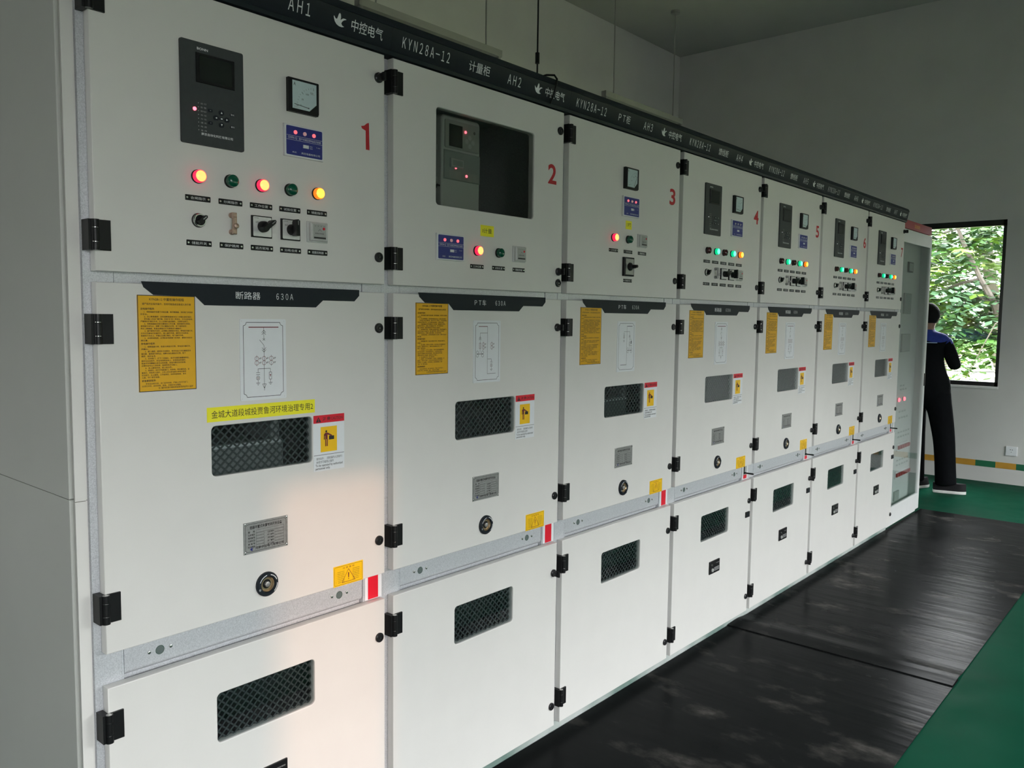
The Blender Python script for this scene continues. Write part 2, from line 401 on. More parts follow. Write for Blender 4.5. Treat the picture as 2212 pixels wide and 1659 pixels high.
def f_screen(m):
    m.cbox(-.0465, .0465, -.0035, 0, -.032, .032, BLACK, .001); m.rect(-.039, .039, -.026, .026, -.0038, SCREEN)
def f_keypad(m):
    def key(cx, cz, w, h, t=None):
        m.poly(rrect(cx-w/2, cx+w/2, cz-h/2, cz+h/2, min(w, h)*.4, 3), -.0015, 0, NAVY)
    for cx, cz, t in ((0, .0135, 'u'), (0, -.0135, 'd'), (-.0135, 0, 'l'), (.0135, 0, 'r')):
        key(cx, cz, .012, .011); a = .0022
        P = {'u': [(-a, -a), (a, -a), (0, a)], 'd': [(a, a), (-a, a), (0, -a)], 'l': [(a, -a), (a, a), (-a, 0)], 'r': [(-a, a), (-a, -a), (a, 0)]}[t]
        m.flat([(cx+p, cz+q) for p, q in P], -.0018, INK)
    key(0, 0, .009, .006); m.rect(-.0022, .0022, -.0012, .0012, -.0018, INK)
    for cx, cz, t in ((-.027, .0135, '+'), (-.027, -.0135, '-'), (.027, .0135, '取消'), (.027, -.0135, '复归')):
        key(cx, cz, .011, .007)
        if len(t) == 2: m.text(t, cx-.0042, cx+.0042, cz-.002, cz+.002, -.0018, INK)
        else: m.rect(cx-.001, cx+.001, cz-.0003, cz+.0003, -.0018, INK)
def f_led(m, mm): m.lathe(0, 0, [(.0042, 0), (.004, -.0015), (.0025, -.0028)], mm, 14)
def f_ammeter(m):            # 86 x 80 mm black bezel
    m.cbox(-.043, .043, -.013, 0, -.040, .040, BLACK, .0022)
    V, F = plate_geom([rrect(-.0415, .0415, -.0385, .0385, .002, 2), [(-.0355, -.033), (-.0355, .034), (.0355, .034), (.0355, -.014), (.014, -.033)]], -.0155, -.013, .0006)
    m.add(V, F, BLACK)
def f_dial(m, unit):
    y = -.0134; m.flat([(-.0355, -.033), (.014, -.033), (.0355, -.014), (.0355, .034), (-.0355, .034)], y, DIAL)
    y -= .0003; cx, cz = .030, -.028
    m.text(unit, -.031, -.025, .022, .030, y, DINK, .01)
    for i in range(11):
        a = R_(94+i*8.2); r0 = .050 if i % 5 else .047
        m.line(cx+r0*math.cos(a), cz+r0*math.sin(a), cx+.0535*math.cos(a), cz+.0535*math.sin(a), .0006 if i % 5 else .001, y, DINK)
    for t, a in (('0', 172), ('50', 150), ('100', 122), ('150', 102)):
        a = R_(a); px, pz = cx+.041*math.cos(a), cz+.041*math.sin(a); m.text(t, px-.0014*len(t), px+.0014*len(t), pz-.002, pz+.002, y, DINK)
    m.text('42L6', .018, .030, .008, .011, y, GREYINK); m.text('50Hz', -.030, -.020, -.029, -.0265, y, GREYINK)
def f_needle(m, a):
    cx, cz = .012, -.026; a = R_(a); m.line(cx, cz, cx+.042*math.cos(a), cz+.042*math.sin(a), .0014, -.0142, DINK); m.disc(cx, cz, .0016, -.0143, DINK, 10)
def f_live(m):               # live-line indicator 114 x 77 mm
    m.cbox(-.057, .057, -.0075, 0, -.0385, .0385, WHITEP, .0012); m.poly(rrect(-.0525, .0525, -.0345, .0345, .0025, 2), -.0079, -.0075, BLUE)
    y = -.0082
    for z in (.0115, .0015): m.line(-.0525, z, .0525, z, .0006, y, INK)
    m.text('DXN-Q', -.047, -.022, .0035, .0095, y, INK); m.text('型户内高压带电显示装置', -.017, .048, .0036, .0092, y, INK)
    m.cbox(-.005, .011, -.0105, -.0079, -.014, -.006, WHITEP, .0008)
    m.text('自检', .015, .023, -.0088, -.0062, y, INK); m.text('验电', .015, .023, -.0135, -.0108, y, INK); m.text('T1-10kV', .034, .046, -.0085, -.0062, y, INK)
    m.text('高显', -.036, -.024, -.029, -.0255, y, INK); m.text('高压电器有限公司', -.010, .045, -.0295, -.0245, y, INK)
def f_neon(m, mm): m.lathe(0, 0, [(.0048, 0), (.0048, -.002), (.003, -.0042), (.001, -.0046)], mm, 14)
def f_lampbase(m): m.lathe(0, 0, [(.0152, 0), (.0152, -.0035), (.0142, -.0045)], BLACK, 24)
def f_lens(m, rim, top):
    m.lathe(0, 0, [(.0138, -.004), (.0142, -.012), (.0136, -.0155), (.0122, -.0165)], rim, 24, cap1=False)
    m.lathe(0, 0, [(.0122, -.0165), (.010, -.0186), (.006, -.0202), (.002, -.0206)], top, 24, cap0=False)
def f_plate(m, t):           # engraved name plate 60 x 12.5 mm
    m.poly(rrect(-.030, .030, -.0063, .0063, .001, 1), -.001, 0, BLACK)
    for sx_ in (-1, 1): m.lathe(sx_*.0255, 0, [(.0026, -.001), (.002, -.0018)], CHROME, 12)
    m.text(t, -.018, .018, -.0032, .0032, -.0013, INK)
def f_keysw(m):
    m.lathe(0, 0, [(.0160, 0), (.0160, -.004), (.0152, -.0045)], BLACK, 24)
    m.lathe(0, 0, [(.0150, -.004), (.0150, -.008), (.0138, -.0095), (.0118, -.0095), (.0112, -.0075)], CHROME, 24)
    m.disc(0, 0, .0113, -.0078, BLACK)
def f_keylever(m):
    a = R_(40); c, s_ = math.cos(a), math.sin(a); P = [(-.010, -.005), (.013, -.0035), (.016, 0), (.013, .0035), (-.010, .005)]
    m.poly([(x*c-z*s_, x*s_+z*c) for x, z in P], -.020, -.007, BLACK); m.line(.002*c, .002*s_, .012*c, .012*s_, .0022, -.0204, HYGD)
def f_link(m, COPPER):               # copper trip link: two posts and a hinged strap
    for z in (.019, -.019):
        m.lathe(0, z, [(.0065, 0), (.0065, -.006), (.0045, -.008), (.0045, -.013)], COPPER, 12)
    m.cbox(-.0045, .0045, -.019, -.012, -.014, .015, COPPER, .0012); m.lathe(.001, -.006, [(.006, -.012), (.006, -.023), (.004, -.0245)], COPPER, 12)
    m.cbox(-.0055, .0055, -.017, -.011, .012, .0245, COPPER, .001); m.cbox(-.0055, .0055, -.017, -.011, -.0245, -.012, COPPER, .001)
def f_camsw(m, t):
    m.cbox(-.027, .027, -.006, 0, -.0255, .0255, BLACK, .001); m.poly(rrect(-.0245, .0245, -.023, .023, .002, 2), -.0068, -.006, SWFACE)
    y = -.0071; m.text('LW42', -.022, -.010, .0185, .021, y, DINK)
    for (px, s_) in zip((-.016, .010), t): m.text(s_, px-.003, px+.006, .008, .0125, y, DINK)
def f_camhandle(m, ang):
    m.lathe(0, 0, [(.0135, -.0068), (.0128, -.018), (.011, -.022)], BLACK, 20)
    a = R_(ang); c, s_ = math.cos(a), math.sin(a); P = [(-.016, -.0055), (.018, -.0052), (.0235, -.002), (.0235, .002), (.018, .0052), (-.016, .0055)]
    m.poly([(x*c-z*s_, x*s_+z*c) for x, z in P], -.036, -.018, BLACK); m.line(.010*c, .010*s_, .021*c, .021*s_, .0014, -.0364, GREYINK)
def f_hygro(m):              # humidity controller under a clear cover
    m.cbox(-.031, .031, -.004, 0, -.0255, .0255, HYG, .001); m.cbox(-.026, .026, -.013, -.004, -.0225, .0225, HYG, .0025)
    m.rect(-.020, .020, -.018, .019, -.0134, HYGD); y = -.0138
    for i in range(4): m.disc(-.014+.009*i, .0145, .0009, y, DINK, 8)
    m.lathe(.0125, .009, [(.0035, -.0134), (.003, -.0146)], RED, 12)
    m.line(-.005, .002, 0, .007, .0007, y, DINK); m.line(0, .007, .005, .002, .0007, y, DINK)
    m.text('凝露控制器', -.015, .012, -.0055, -.002, y, DINK); m.rect(-.018, .018, -.0165, -.0125, y, DINK)
def f_yellowtag(m, t, w, h):
    m.box(-w/2, w/2, -E_, 0, -h/2, h/2, YELB); m.text(t, -w*.34, w*.34, -h*.22, h*.22, -E_-.0003, DINK)
def f_changeover(m):         # square black change-over switch of the voltage transformer cabinet
    m.cbox(-.0345, .0345, -.012, 0, -.036, .036, BLACK, .003); m.rect(-.028, .028, -.030, .030, -.0124, STEEL)
    m.lathe(0, 0, [(.016, -.0122), (.015, -.018), (.012, -.020)], BLACK, 20)
def f_changelever(m):
    m.tube([(0, -.018, 0), (0, -.030, 0), (0, -.047, .001)], [.008, .0075, .0055], BLACK, 12); m.cbox(-.018, .018, -.030, -.018, -.006, .006, BLACK, .002)
def f_strip(m, t, a):        # stepped dark name strip at the head of the breaker door
    P = [(.098, 1.584), (.119, 1.568), (.216, 1.567), (.237, 1.548), (.540, 1.548), (.562, 1.566), (.663, 1.566), (.679, 1.581), (.679, 1.5965), (.093, 1.5965)]
    m.poly(P, -.0016, 0, NAVY); m.text(fw(t), .315 if t[0] != 'P' else .328, .380, 1.5635, 1.5815, -.0019, INK, .0, 3); m.text(fw(a), .424, .472, 1.565, 1.580, -.0019, INK, 0, 3)

INSTR = ['1、将断路器手车置于试验位置，断开断路器，关好柜门并锁紧', '好手车。', '2、合上断路器前，应检查断路器本体及二次插头是否插好，',
 '手车推入时应缓慢平稳，听到“咔”的一声到位，方可合闸送电，', '严禁带负荷推拉手车，防止误操作造成事故，注意安全距离。', '3、将断路器由试验位置摇至工作位置，摇把顺时针转动，',
 '直到摇不动为止，观察工作位置指示灯亮，取下摇把收好，', '再合上断路器，检查合闸指示灯与带电显示器指示。', '4、操作接地开关时，必须确认线路侧无电压，带电显示器灯灭，',
 '方可打开接地开关操作孔，插入操作手柄，顺时针方向转动，', '将接地开关合上，并确认位置正确后，取下操作手柄。', '5、出线柜送电前，必须检查电缆室门已关好，接地开关在分', '闸位置。']
INSTR2 = ['1、将断路器分闸，检查分闸指示灯亮，带电显示器灯灭，', '并确认。', '2、插入摇把，逆时针方向转动，将手车由工作位置摇至试',
 '验位置，直到摇不动为止，观察试验位置指示灯亮，取下', '摇把，收好备用。', '3、打开柜门，拔下二次插头，将手车锁定装置解除后，', '把手车拉出柜外，放在专用转运车上，并将转运车锁好，',
 '检查手车动静触头有无过热现象，发现问题应及时处理，', '必要时由专业人员检修，检修完毕方可推入。', '4、合上接地开关，挂上标示牌。', '5、检修时，应打开电缆室门，先验电，再挂接地线，设',
 '置遮栏，并有专人监护，工作人员与带电部分保持足够的', '安全距离，防止触电。工作结束后，应拆除接地线，清点', '工具，恢复原来状态。']
INSTR3 = ['手车拉出柜外后，活门自动关闭，严禁人为打开活门，', '必须打开时，应先停电、验电、并做好安全措施。']
def f_instructions(m):       # amber operating-procedure sticker, 130 x 208 mm
    x0, x1, z0, z1 = .083, .213, 1.359, 1.5675
    m.box(x0, x1, -.0022, 0, z0, z1, YEL); y = -.0025
    for a in ((x0, x1, z1-.0016, z1), (x0, x1, z0, z0+.0016), (x0, x0+.0014, z0, z1), (x1-.0014, x1, z0, z1)): m.rect(*a, y, DINK)
    m.text('KYN28-12 中置柜操作规程', x0+.026, x1-.026, 1.5555, 1.562, y, DINK, .01)
    m.text('请严格按此程序操作，否则可能造成设备或人身伤害', x0+.010, x1-.010, 1.5462, 1.551, y, DINK, .005)
    z = 1.5405
    def para(title, rows):
        nonlocal z
        m.text(title, x0+.006, x0+.037, z-.0048, z, y, DINK, .012); z -= .0072
        for r in rows:
            ind = .008 if r[0] in '12345手' else 0; w = .004*len(r)
            m.text(r, x0+.006+ind, min(x0+.006+ind+w, x1-.006), z-.0037, z, y, DINK, .012); z -= .00512
        z -= .0012
    para('送电操作程序:', INSTR); para('停电操作程序:', INSTR2); para('紧急解锁程序:', INSTR3)
    m.text('注: 操作前请仔细阅读说明书并由专人监护', x0+.042, x1-.008, 1.3640, 1.3685, y, DINK, .008)
def f_banner(m):
    m.box(.238, .535, -E_, 0, 1.2795, 1.3135, YELB); m.text('金城大道段城投贾鲁河环境治理专用2', .249, .529, 1.2875, 1.3055, -E_-.0003, DINK, 0, 3)

def scheme_frame(m):
    m.poly(rrect(.324, .450, 1.323, 1.5175, .003, 2), -.0016, 0, WHITE); y = -.0019; x0, x1, z0, z1, r = .333, .441, 1.331, 1.5095, .008
    P = []
    for cx, cz, a0 in ((x1, z0, 180), (x1, z1, 270), (x0, z1, 0), (x0, z0, 90)):
        for k in range(5):
            a = R_(a0-90*k/4); P.append((cx+r*math.cos(a), cz+r*math.sin(a)))
    m.pline(P, .0012, y, DINK, True)
    for cx, cz in ((.329, 1.328), (.445, 1.328), (.329, 1.5125), (.445, 1.5125)): m.lathe(cx, cz, [(.0018, -.0016), (.0014, -.0022)], WHITEP, 10)
    return y
def sy_ct(m, x, z, y, r=.0052):
    for q in (z+r, z-r):
        m.ring(x, q, r, .0009, y, RINK, 16); m.line(x+r, q, x+r+.007, q+.0012, .0007, y, DINK)
        for d in (.003, .0055): m.line(x+r+d-.001, q-.0022, x+r+d+.0012, q+.003, .0007, y, DINK)
    m.line(x, z+2*r+.003, x, z-2*r-.003, .0007, y, DINK)
def sy_gnd(m, x, z, y):
    for k, w in enumerate((.011, .007, .003)): m.line(x-w/2, z-k*.0025, x+w/2, z-k*.0025, .0009, y, DINK)
def sy_arrow(m, x, z, y, d=1):
    for k in (0, .005):
        m.line(x-.0055, z-d*(.006+k), x, z-d*k, .001, y, DINK); m.line(x+.0055, z-d*(.006+k), x, z-d*k, .001, y, DINK)
def sy_lamp(m, x, z, y):
    m.ring(x, z, .0045, .0009, y, DINK, 14); m.line(x-.003, z-.003, x+.003, z+.003, .0008, y, RINK); m.line(x-.003, z+.003, x+.003, z-.003, .0008, y, RINK)
def sy_cap(m, x, z, y):
    m.line(x-.005, z+.0025, x+.005, z+.0025, .001, y, DINK); m.line(x-.005, z-.0025, x+.005, z-.0025, .001, y, DINK)
def f_scheme_feeder(m):      # single-line diagram of a breaker feeder
    y = scheme_frame(m); x = .388
    m.line(.347, 1.498, .429, 1.498, .0022, y, RINK); m.line(x, 1.498, x, 1.490, .0009, y, DINK); sy_arrow(m, x, 1.491, y, 1)
    m.line(x, 1.490, x, 1.470, .0009, y, DINK); m.line(x-.003, 1.466, x+.003, 1.471, .0009, y, DINK); m.line(x-.003, 1.471, x+.003, 1.466, .0009, y, DINK)
    m.line(.376, 1.468, x, 1.4545, .0009, y, DINK); m.line(x, 1.4545, x, 1.398, .0009, y, DINK); sy_arrow(m, x, 1.438, y, -1)
    for q in (.368, .388, .408): sy_ct(m, q, 1.4175, y)
    m.line(x, 1.398, x, 1.345, .0009, y, DINK); m.line(.371, 1.398, .405, 1.398, .001, y, DINK)
    m.line(.371, 1.398, .371, 1.390, .0009, y, DINK); sy_cap(m, .371, 1.3865, y); sy_lamp(m, .371, 1.376, y); m.line(.371, 1.371, .371, 1.364, .0009, y, DINK); sy_gnd(m, .371, 1.364, y)
    m.line(.405, 1.398, .405, 1.389, .0009, y, DINK); m.pline([(.4015, 1.389), (.4085, 1.389), (.4085, 1.372), (.4015, 1.372)], .0009, y, DINK, True)
    m.flat([(.4032, 1.384), (.405, 1.377), (.4068, 1.384)], y-.0001, RINK); m.line(.405, 1.372, .405, 1.364, .0009, y, DINK); sy_gnd(m, .405, 1.364, y)
    m.pline([(x-.005, 1.361), (x+.005, 1.361), (x, 1.350)], .0009, y, DINK, True); m.line(x, 1.361, x, 1.345, .0009, y, DINK)
def sy_vt(m, x, z, y):
    for dx in (-.012, .012):
        for dz in (.005, -.005): m.ring(x+dx, z+dz, .0048, .0009, y, DINK, 14)
    m.line(x-.012, z, x+.012, z, .0014, y, DINK)
def f_scheme_metering(m):
    y = scheme_frame(m)
    m.line(.347, 1.499, .388, 1.499, .0018, y, RINK); m.line(.388, 1.499, .388, 1.350, .001, y, DINK); m.line(.388, 1.350, .428, 1.350, .001, y, DINK)
    m.line(.354, 1.4785, .388, 1.4785, .0009, y, DINK); m.line(.354, 1.4785, .354, 1.416, .0008, y, DINK); sy_arrow(m, .354, 1.467, y, 1)
    m.pline([(.3505, 1.447), (.3575, 1.447), (.3575, 1.430), (.3505, 1.430)], .0009, y, RINK, True); sy_vt(m, .354, 1.413, y)
    sy_ct(m, .369, 1.438, y); sy_ct(m, .408, 1.438, y)
    m.line(.388, 1.396, .407, 1.396, .0009, y, DINK); m.line(.407, 1.396, .407, 1.389, .0009, y, DINK); sy_cap(m, .407, 1.386, y); sy_lamp(m, .407, 1.3755, y); m.line(.407, 1.371, .407, 1.364, .0008, y, DINK); sy_gnd(m, .407, 1.364, y)
def f_scheme_vt(m):
    y = scheme_frame(m)
    m.line(.390, 1.499, .428, 1.499, .0018, y, DINK); m.line(.390, 1.499, .390, 1.349, .001, y, DINK); m.line(.390, 1.349, .348, 1.349, .0016, y, DINK)
    m.line(.370, 1.478, .410, 1.478, .0009, y, DINK); m.line(.370, 1.478, .370, 1.470, .0009, y, DINK); sy_cap(m, .370, 1.466, y); sy_lamp(m, .370, 1.4565, y); m.line(.370, 1.452, .370, 1.444, .0008, y, DINK); sy_gnd(m, .370, 1.443, y)
    m.line(.410, 1.478, .410, 1.408, .0009, y, DINK); sy_arrow(m, .410, 1.465, y, 1); m.pline([(.4065, 1.437), (.4135, 1.437), (.4135, 1.424), (.4065, 1.424)], .0009, y, DINK, True)
    m.line(.410, 1.449, .421, 1.449, .0008, y, DINK); m.line(.421, 1.449, .421, 1.442, .0008, y, DINK); m.rect(.4185, .4235, 1.430, 1.442, y, DINK); sy_gnd(m, .421, 1.424, y); sy_vt(m, .410, 1.405, y)
def f_caution(m):            # white caution sticker beside the viewing window
    x0, x1, z0, z1 = .530, .628, 1.1245, 1.2705
    m.box(x0, x1, -E_, 0, z0, z1, WHITE); y = -E_-.0003
    m.rect(x0, x1, 1.250, z1, y, RED); y2 = y-.0003
    m.flat([(x0+.007, 1.2525), (x0+.024, 1.2525), (x0+.0155, 1.2665)], y2, DINK); m.text('!', x0+.0145, x0+.0165, 1.2538, 1.2625, y2-.0002, RED, .02)
    m.text('注 意', x0+.028, x0+.053, 1.2545, 1.2655, y2, RINK, .03); m.text('CAUTION', x0+.055, x1-.005, 1.256, 1.264, y2, RINK, .02)
    cx0, cx1, cz0, cz1 = .552, .604, 1.1735, 1.2395; m.rect(cx0, cx1, cz0, cz1, y, CYEL)
    def P(u, v): return (cx0+(cx1-cx0)*u, cz0+(cz1-cz0)*v)
    c = P(.34, .81); m.disc(*c, .0030, y2, DINK, 16)
    m.flat([P(.22, .70), P(.22, .50), P(.25, .50), P(.25, .64), P(.275, .64), P(.275, .50), P(.42, .50), P(.42, .68), P(.66, .60), P(.70, .645), P(.46, .745), P(.40, .76), P(.27, .76)], y2, RINK)
    m.flat([P(.19, .49), P(.24, .49), P(.26, .72), P(.20, .70)], y2, RINK)
    m.flat([P(.275, .50), P(.275, .22), P(.335, .22), P(.335, .50)], y2, RINK); m.flat([P(.37, .50), P(.37, .22), P(.43, .22), P(.43, .50)], y2, RINK)
    m.flat([P(.50, .47), P(.82, .47), P(.82, .62), P(.50, .62)], y2, DINK)
    m.line(x0+.001, 1.1665, x1-.001, 1.1665, .0011, y, DINK)
    m.text('请勿动手：（授权操作人员除外）', x0+.008, x1-.007, 1.1535, 1.1605, y, DINK); m.text('未经许可者禁止操作', x0+.008, x0+.063, 1.1445, 1.1515, y, DINK)
    m.text('To be operated by authorized', x0+.006, x1-.006, 1.1345, 1.1425, y, DINK, .01); m.text('personnel only.', x0+.006, x0+.052, 1.1265, 1.1345, y, DINK, .01)
def f_rating(m):             # engraved steel rating plate
    x0, x1, z0, z1 = .326, .450, .949, 1.027
    m.box(x0, x1, -.0012, 0, z0, z1, STEEL); y = -.0015
    a, b, c, d = x0+.005, x1-.005, z0+.005, z1-.005; q = .005
    m.pline([(a+q, c), (b-q, c), (b, c+q), (b, d-q), (b-q, d), (a+q, d), (a, d-q), (a, c+q)], .0008, y, DINK, True)
    for cx, cz in ((x0+.004, z0+.004), (x1-.004, z0+.004), (x0+.004, z1-.004), (x1-.004, z1-.004)): m.lathe(cx, cz, [(.0026, -.0012), (.0022, -.0022), (.001, -.0026)], CHROME, 12)
    m.text('铠装中置式金属封闭开关设备', x0+.017, x1-.017, z1-.018, z1-.0095, y, DINK, .02)
    L1 = ['型    号', '额定电压', '短时耐受', '额定频率', '标 准 号', '防护等级']; L2 = ['额定电流', '峰值耐受', '开断电流', '出厂编号', '出厂日期']
    for i, t in enumerate(L1):
        z = z1-.0225-i*.0074; m.text(t, x0+.012, x0+.031, z-.0042, z+.0005, y, DINK, .02)
        w = x1-.012 if i == 0 else x0+.056; m.pline([(x0+.034, z-.0052), (w, z-.0052), (w, z+.001), (x0+.034, z+.001)], .0004, y, DINK, True)
    for i, t in enumerate(L2):
        z = z1-.0299-i*.0074; m.text(t, x0+.066, x0+.083, z-.0042, z+.0005, y, DINK, .02)
        m.pline([(x0+.086, z-.0052), (x1-.012, z-.0052), (x1-.012, z+.001), (x0+.086, z+.001)], .0004, y, DINK, True)
    bird(m, x0+.017, x0+.027, z0+.007, z0+.017, y, BLUE); m.text('河南中控电气有限公司', x0+.031, x1-.012, z0+.0085, z0+.0155, y, DINK, .02)
BIRD = [(.00, .66), (.04, .50), (.12, .30), (.26, .13), (.46, .04), (.66, .03), (.86, .10), (.70, .16), (.62, .28), (.66, .42), (.78, .56), (.98, .66), (.86, .70), (.72, .68), (.62, .60), (.54, .50), (.55, .70), (.52, .90), (.44, 1.0), (.36, .88), (.32, .70), (.28, .54), (.20, .50), (.12, .56), (.06, .66)]
def bird(m, x0, x1, z0, z1, y, mm, frame=None):
    P = [(x0+(x1-x0)*u, z0+(z1-z0)*v) for u, v in BIRD]
    if frame: O, U, W = frame; m.add([tuple(O+U*u+W*v) for u, v in P], [tuple(range(len(P)))], mm, False)
    else: m.flat(P, y, mm)
def f_crank(m):              # racking crank socket
    m.lathe(0, 0, [(.0305, 0), (.0305, -.005), (.027, -.009), (.021, -.0095), (.0188, -.007), (.0182, -.0006)], NAVY, 32, cap1=False)
    m.lathe(0, 0, [(.0183, -.0058), (.0160, -.0030), (.0150, -.0008)], BRASS, 28, cap0=False)
    m.lathe(0, 0, [(.0115, -.0009), (.0112, -.0012)], BLACK, 20); m.lathe(0, 0, [(.0072, -.001), (.0072, -.0062), (.0055, -.0070)], STEEL, 6)
    for a0, a1, y in ((100, 160, 0), (20, 75, 0), (-50, 0, 0)):
        m.add([((.0245+dr)*math.cos(R_(a0+(a1-a0)*k/6)), -.0096, (.0245+dr)*math.sin(R_(a0+(a1-a0)*k/6))) for dr in (-.0008, .0008) for k in range(7)], [(k, k+1, k+8, k+7) for k in range(6)], INK)
    m.text('分', -.027, -.021, -.012, -.006, -.0097, INK)
def f_warning(m):            # yellow warning sticker at the foot of the breaker door
    x0, x1, z0, z1 = .5905, .690, .8035, .8595
    m.box(x0, x1, -E_, 0, z0, z1, CYEL); y = -E_-.0003; m.pline(rrect(x0+.003, x1-.003, z0+.003, z1-.003, .003, 2), .0008, y, DINK, True)
    m.text('注 意 事 项', x0+.030, x1-.030, z1-.0115, z1-.0065, y, RINK)
    cx, cz = (x0+x1)/2, z0+.008
    rows = ['1、操作前应先停电', '2、断路器在分闸位置', '3、接地开关操作前', '4、应确认线路无电', '5、检修后锁好柜门', '6、注意安全距离', '7、请遵守规程']
    for i, r in enumerate(rows):
        z = z1-.0175-i*.0048; m.text(r, x0+.008, x0+.036, z-.0012, z+.0012, y, DINK); m.text(r[::-1], x1-.036, x1-.008, z-.0012+.001, z+.0012+.001, y, DINK)
    m.pline([(cx-.022, cz), (cx+.022, cz), (cx, cz+.034)], .0012, y-.0002, RINK, True)
    m.flat([(cx-.0012, cz+.010), (cx+.0012, cz+.010), (cx+.0018, cz+.024), (cx-.0018, cz+.024)], y-.0002, RINK); m.disc(cx, cz+.0065, .0014, y-.0002, RINK, 10)
def f_number(m, t, w, h, z):
    if t == '1':
        P = [(0, .83), (.1, .745), (.54, .69), (.56, 0), (1, 0), (.94, 1), (.7, .97), (.35, .86)]
        m.flat([(-w/2+w*u, z-h/2+h*v) for u, v in P], -.0005, SPRAY); return
    m.text(t, -w/2, w/2, z-h/2, z+h/2, -.0005, SPRAY, .022, 4)
def f_plaque(m):             # black inspection socket panel on the cable door
    m.cbox(-.050, .050, -.006, 0, -.030, .030, BLACK, .0015); y = -.0063
    m.text('开关柜照明', .012, .042, .014, .018, y, GREYINK); m.lathe(-.028, .012, [(.006, -.006), (.005, -.009)], CHROME, 14); m.lathe(-.026, -.012, [(.009, -.006), (.0085, -.010), (.006, -.011)], HYGD, 16)
    for i in range(3): m.rect(-.008, .042, -.006-i*.0065, -.003-i*.0065, y, GREYINK)
def f_maglock(m):            # small black electromagnetic lock cover
    m.cbox(-.021, .021, -.006, 0, -.014, .014, BLACK, .001); m.rect(-.012, .012, -.008, .008, -.0063, NAVY)
def f_glass(m, x0, x1, z0, z1, mm): m.box(x0, x1, .004, .0075, z0, z1, mm)
def clip_line(x0, x1, z0, z1, c, sgn, sl):
    P = []
    for x in (x0, x1):
        z = sgn*sl*x+c
        if z0 <= z <= z1: P.append((x, z))
    for z in (z0, z1):
        x = (z-c)/(sgn*sl)
        if x0 < x < x1: P.append((x, z))
    return P[:2] if len(P) >= 2 else None
def f_lattice(m, x0, x1, z0, z1):   # expanded-metal guard behind the glass
    sl, step = .95, .0205
    for sgn in (1, -1):
        c = z0-sl*x1 if sgn > 0 else z0+sl*x0
        end = z1-sl*x0 if sgn > 0 else z1+sl*x1
        while c < end:
            L = clip_line(x0, x1, z0, z1, c, sgn, sl)
            if L and math.dist(*L) > .004:
                (a, b), (p, q) = L; dx, dz = p-a, q-b; l = math.hypot(dx, dz); u, v = -dz/l*.0021, dx/l*.0021
                y0 = .016 if sgn > 0 else .0172
                m.poly([(a-u, b-v), (p-u, q-v), (p+u, q+v), (a+u, b+v)] if u*0 == 0 else [], y0, y0+.0012, LATTICE)
            c += step

# header board geometry: slightly tilted dark board over every cabinet
HO = Vector((0, -.0080, 2.2440)); HU = Vector((1, 0, 0)); HW = Vector((0, -.0115, .0590)).normalized()
def f_header(m):
    x0, x1 = -.0154, .7841
    P = [(.055, 2.2290), (.016, 2.2290), (-.004, 2.2315), (-.0088, 2.2400), (-.0066, 2.2455), (-.0172, 2.3000), (-.0200, 2.3010), (-.0200, 2.3090), (-.0130, 2.3215), (.004, 2.3245), (.055, 2.3245)]
    n = len(P); m.add([(x0, y, z) for y, z in P]+[(x1, y, z) for y, z in P], [tuple(range(n-1, -1, -1)), tuple(range(n, 2*n))]+[(i, (i+1) % n, n+(i+1) % n, n+i) for i in range(n)], NAVY)
def f_headtext(m, t, x0, x1):
    fr = (Vector((0, -.0071, 2.2455)) + Vector((0, -.0004, 0)), HU, HW)
    m.text(fw(t), x0, x1, .0125, .0420 if len(t) < 9 else .0415, 0, INK, .003, 4, frame=fr)
def f_headlogo(m):
    fr = (Vector((0, -.0071, 2.2455)) + Vector((0, -.0004, 0)), HU, HW)
    bird(m, .591, .632, .012, .045, 0, INK, fr); m.text('中控电气', .648, .752, .0125, .0415, 0, INK, .004, 3, frame=fr)

def f_enclosure(m):          # galvanized carcass behind the doors
    x0, x1, yb = -.0154, .7841, 1.45
    m.box(x0, x0+.002, .066, yb, .05, 2.228, GALV); m.box(x1-.002, x1, .066, yb, .05, 2.228, GALV)
    m.box(x0, x1, .055, yb, 2.228, 2.2325, GALV); m.box(x0, x1, yb-.004, yb, .05, 2.228, GALV); m.box(x0, x1, .066, yb, .05, .054, GALV)
    m.box(x0, .0465, .0255, .066, .05, 2.228, GALV); m.box(.709, x1, .0255, .066, .05, 2.228, GALV)
    m.box(.0475, .708, .026, .066, 2.17, 2.228, GALV); m.box(.0475, .708, .026, .066, .05, .09, GALV)
    m.box(x0+.002, x1-.002, .068, yb-.004, 1.600, 1.604, GALV); m.box(x0+.002, x1-.002, .068, yb-.004, .765, .769, GALV)
    for z0, z1 in ((1.592, 1.614), (.7295, .803)):           # folded edges of the posts in the gaps between doors
        m.box(.0422, .0442, .0245, .0255, z0, z1, GALV); m.box(.709, .713, .0235, .0255, z0, z1, GALV); m.box(.778, .7815, .0235, .0255, z0, z1, GALV)
def f_plinth(m): m.box(-.0154, .7841, .034, 1.45, 0, .049, PLINTH)
def f_railtop(m): m.box(.0478, .7075, .026, .06, 1.578, 1.628, GALV)
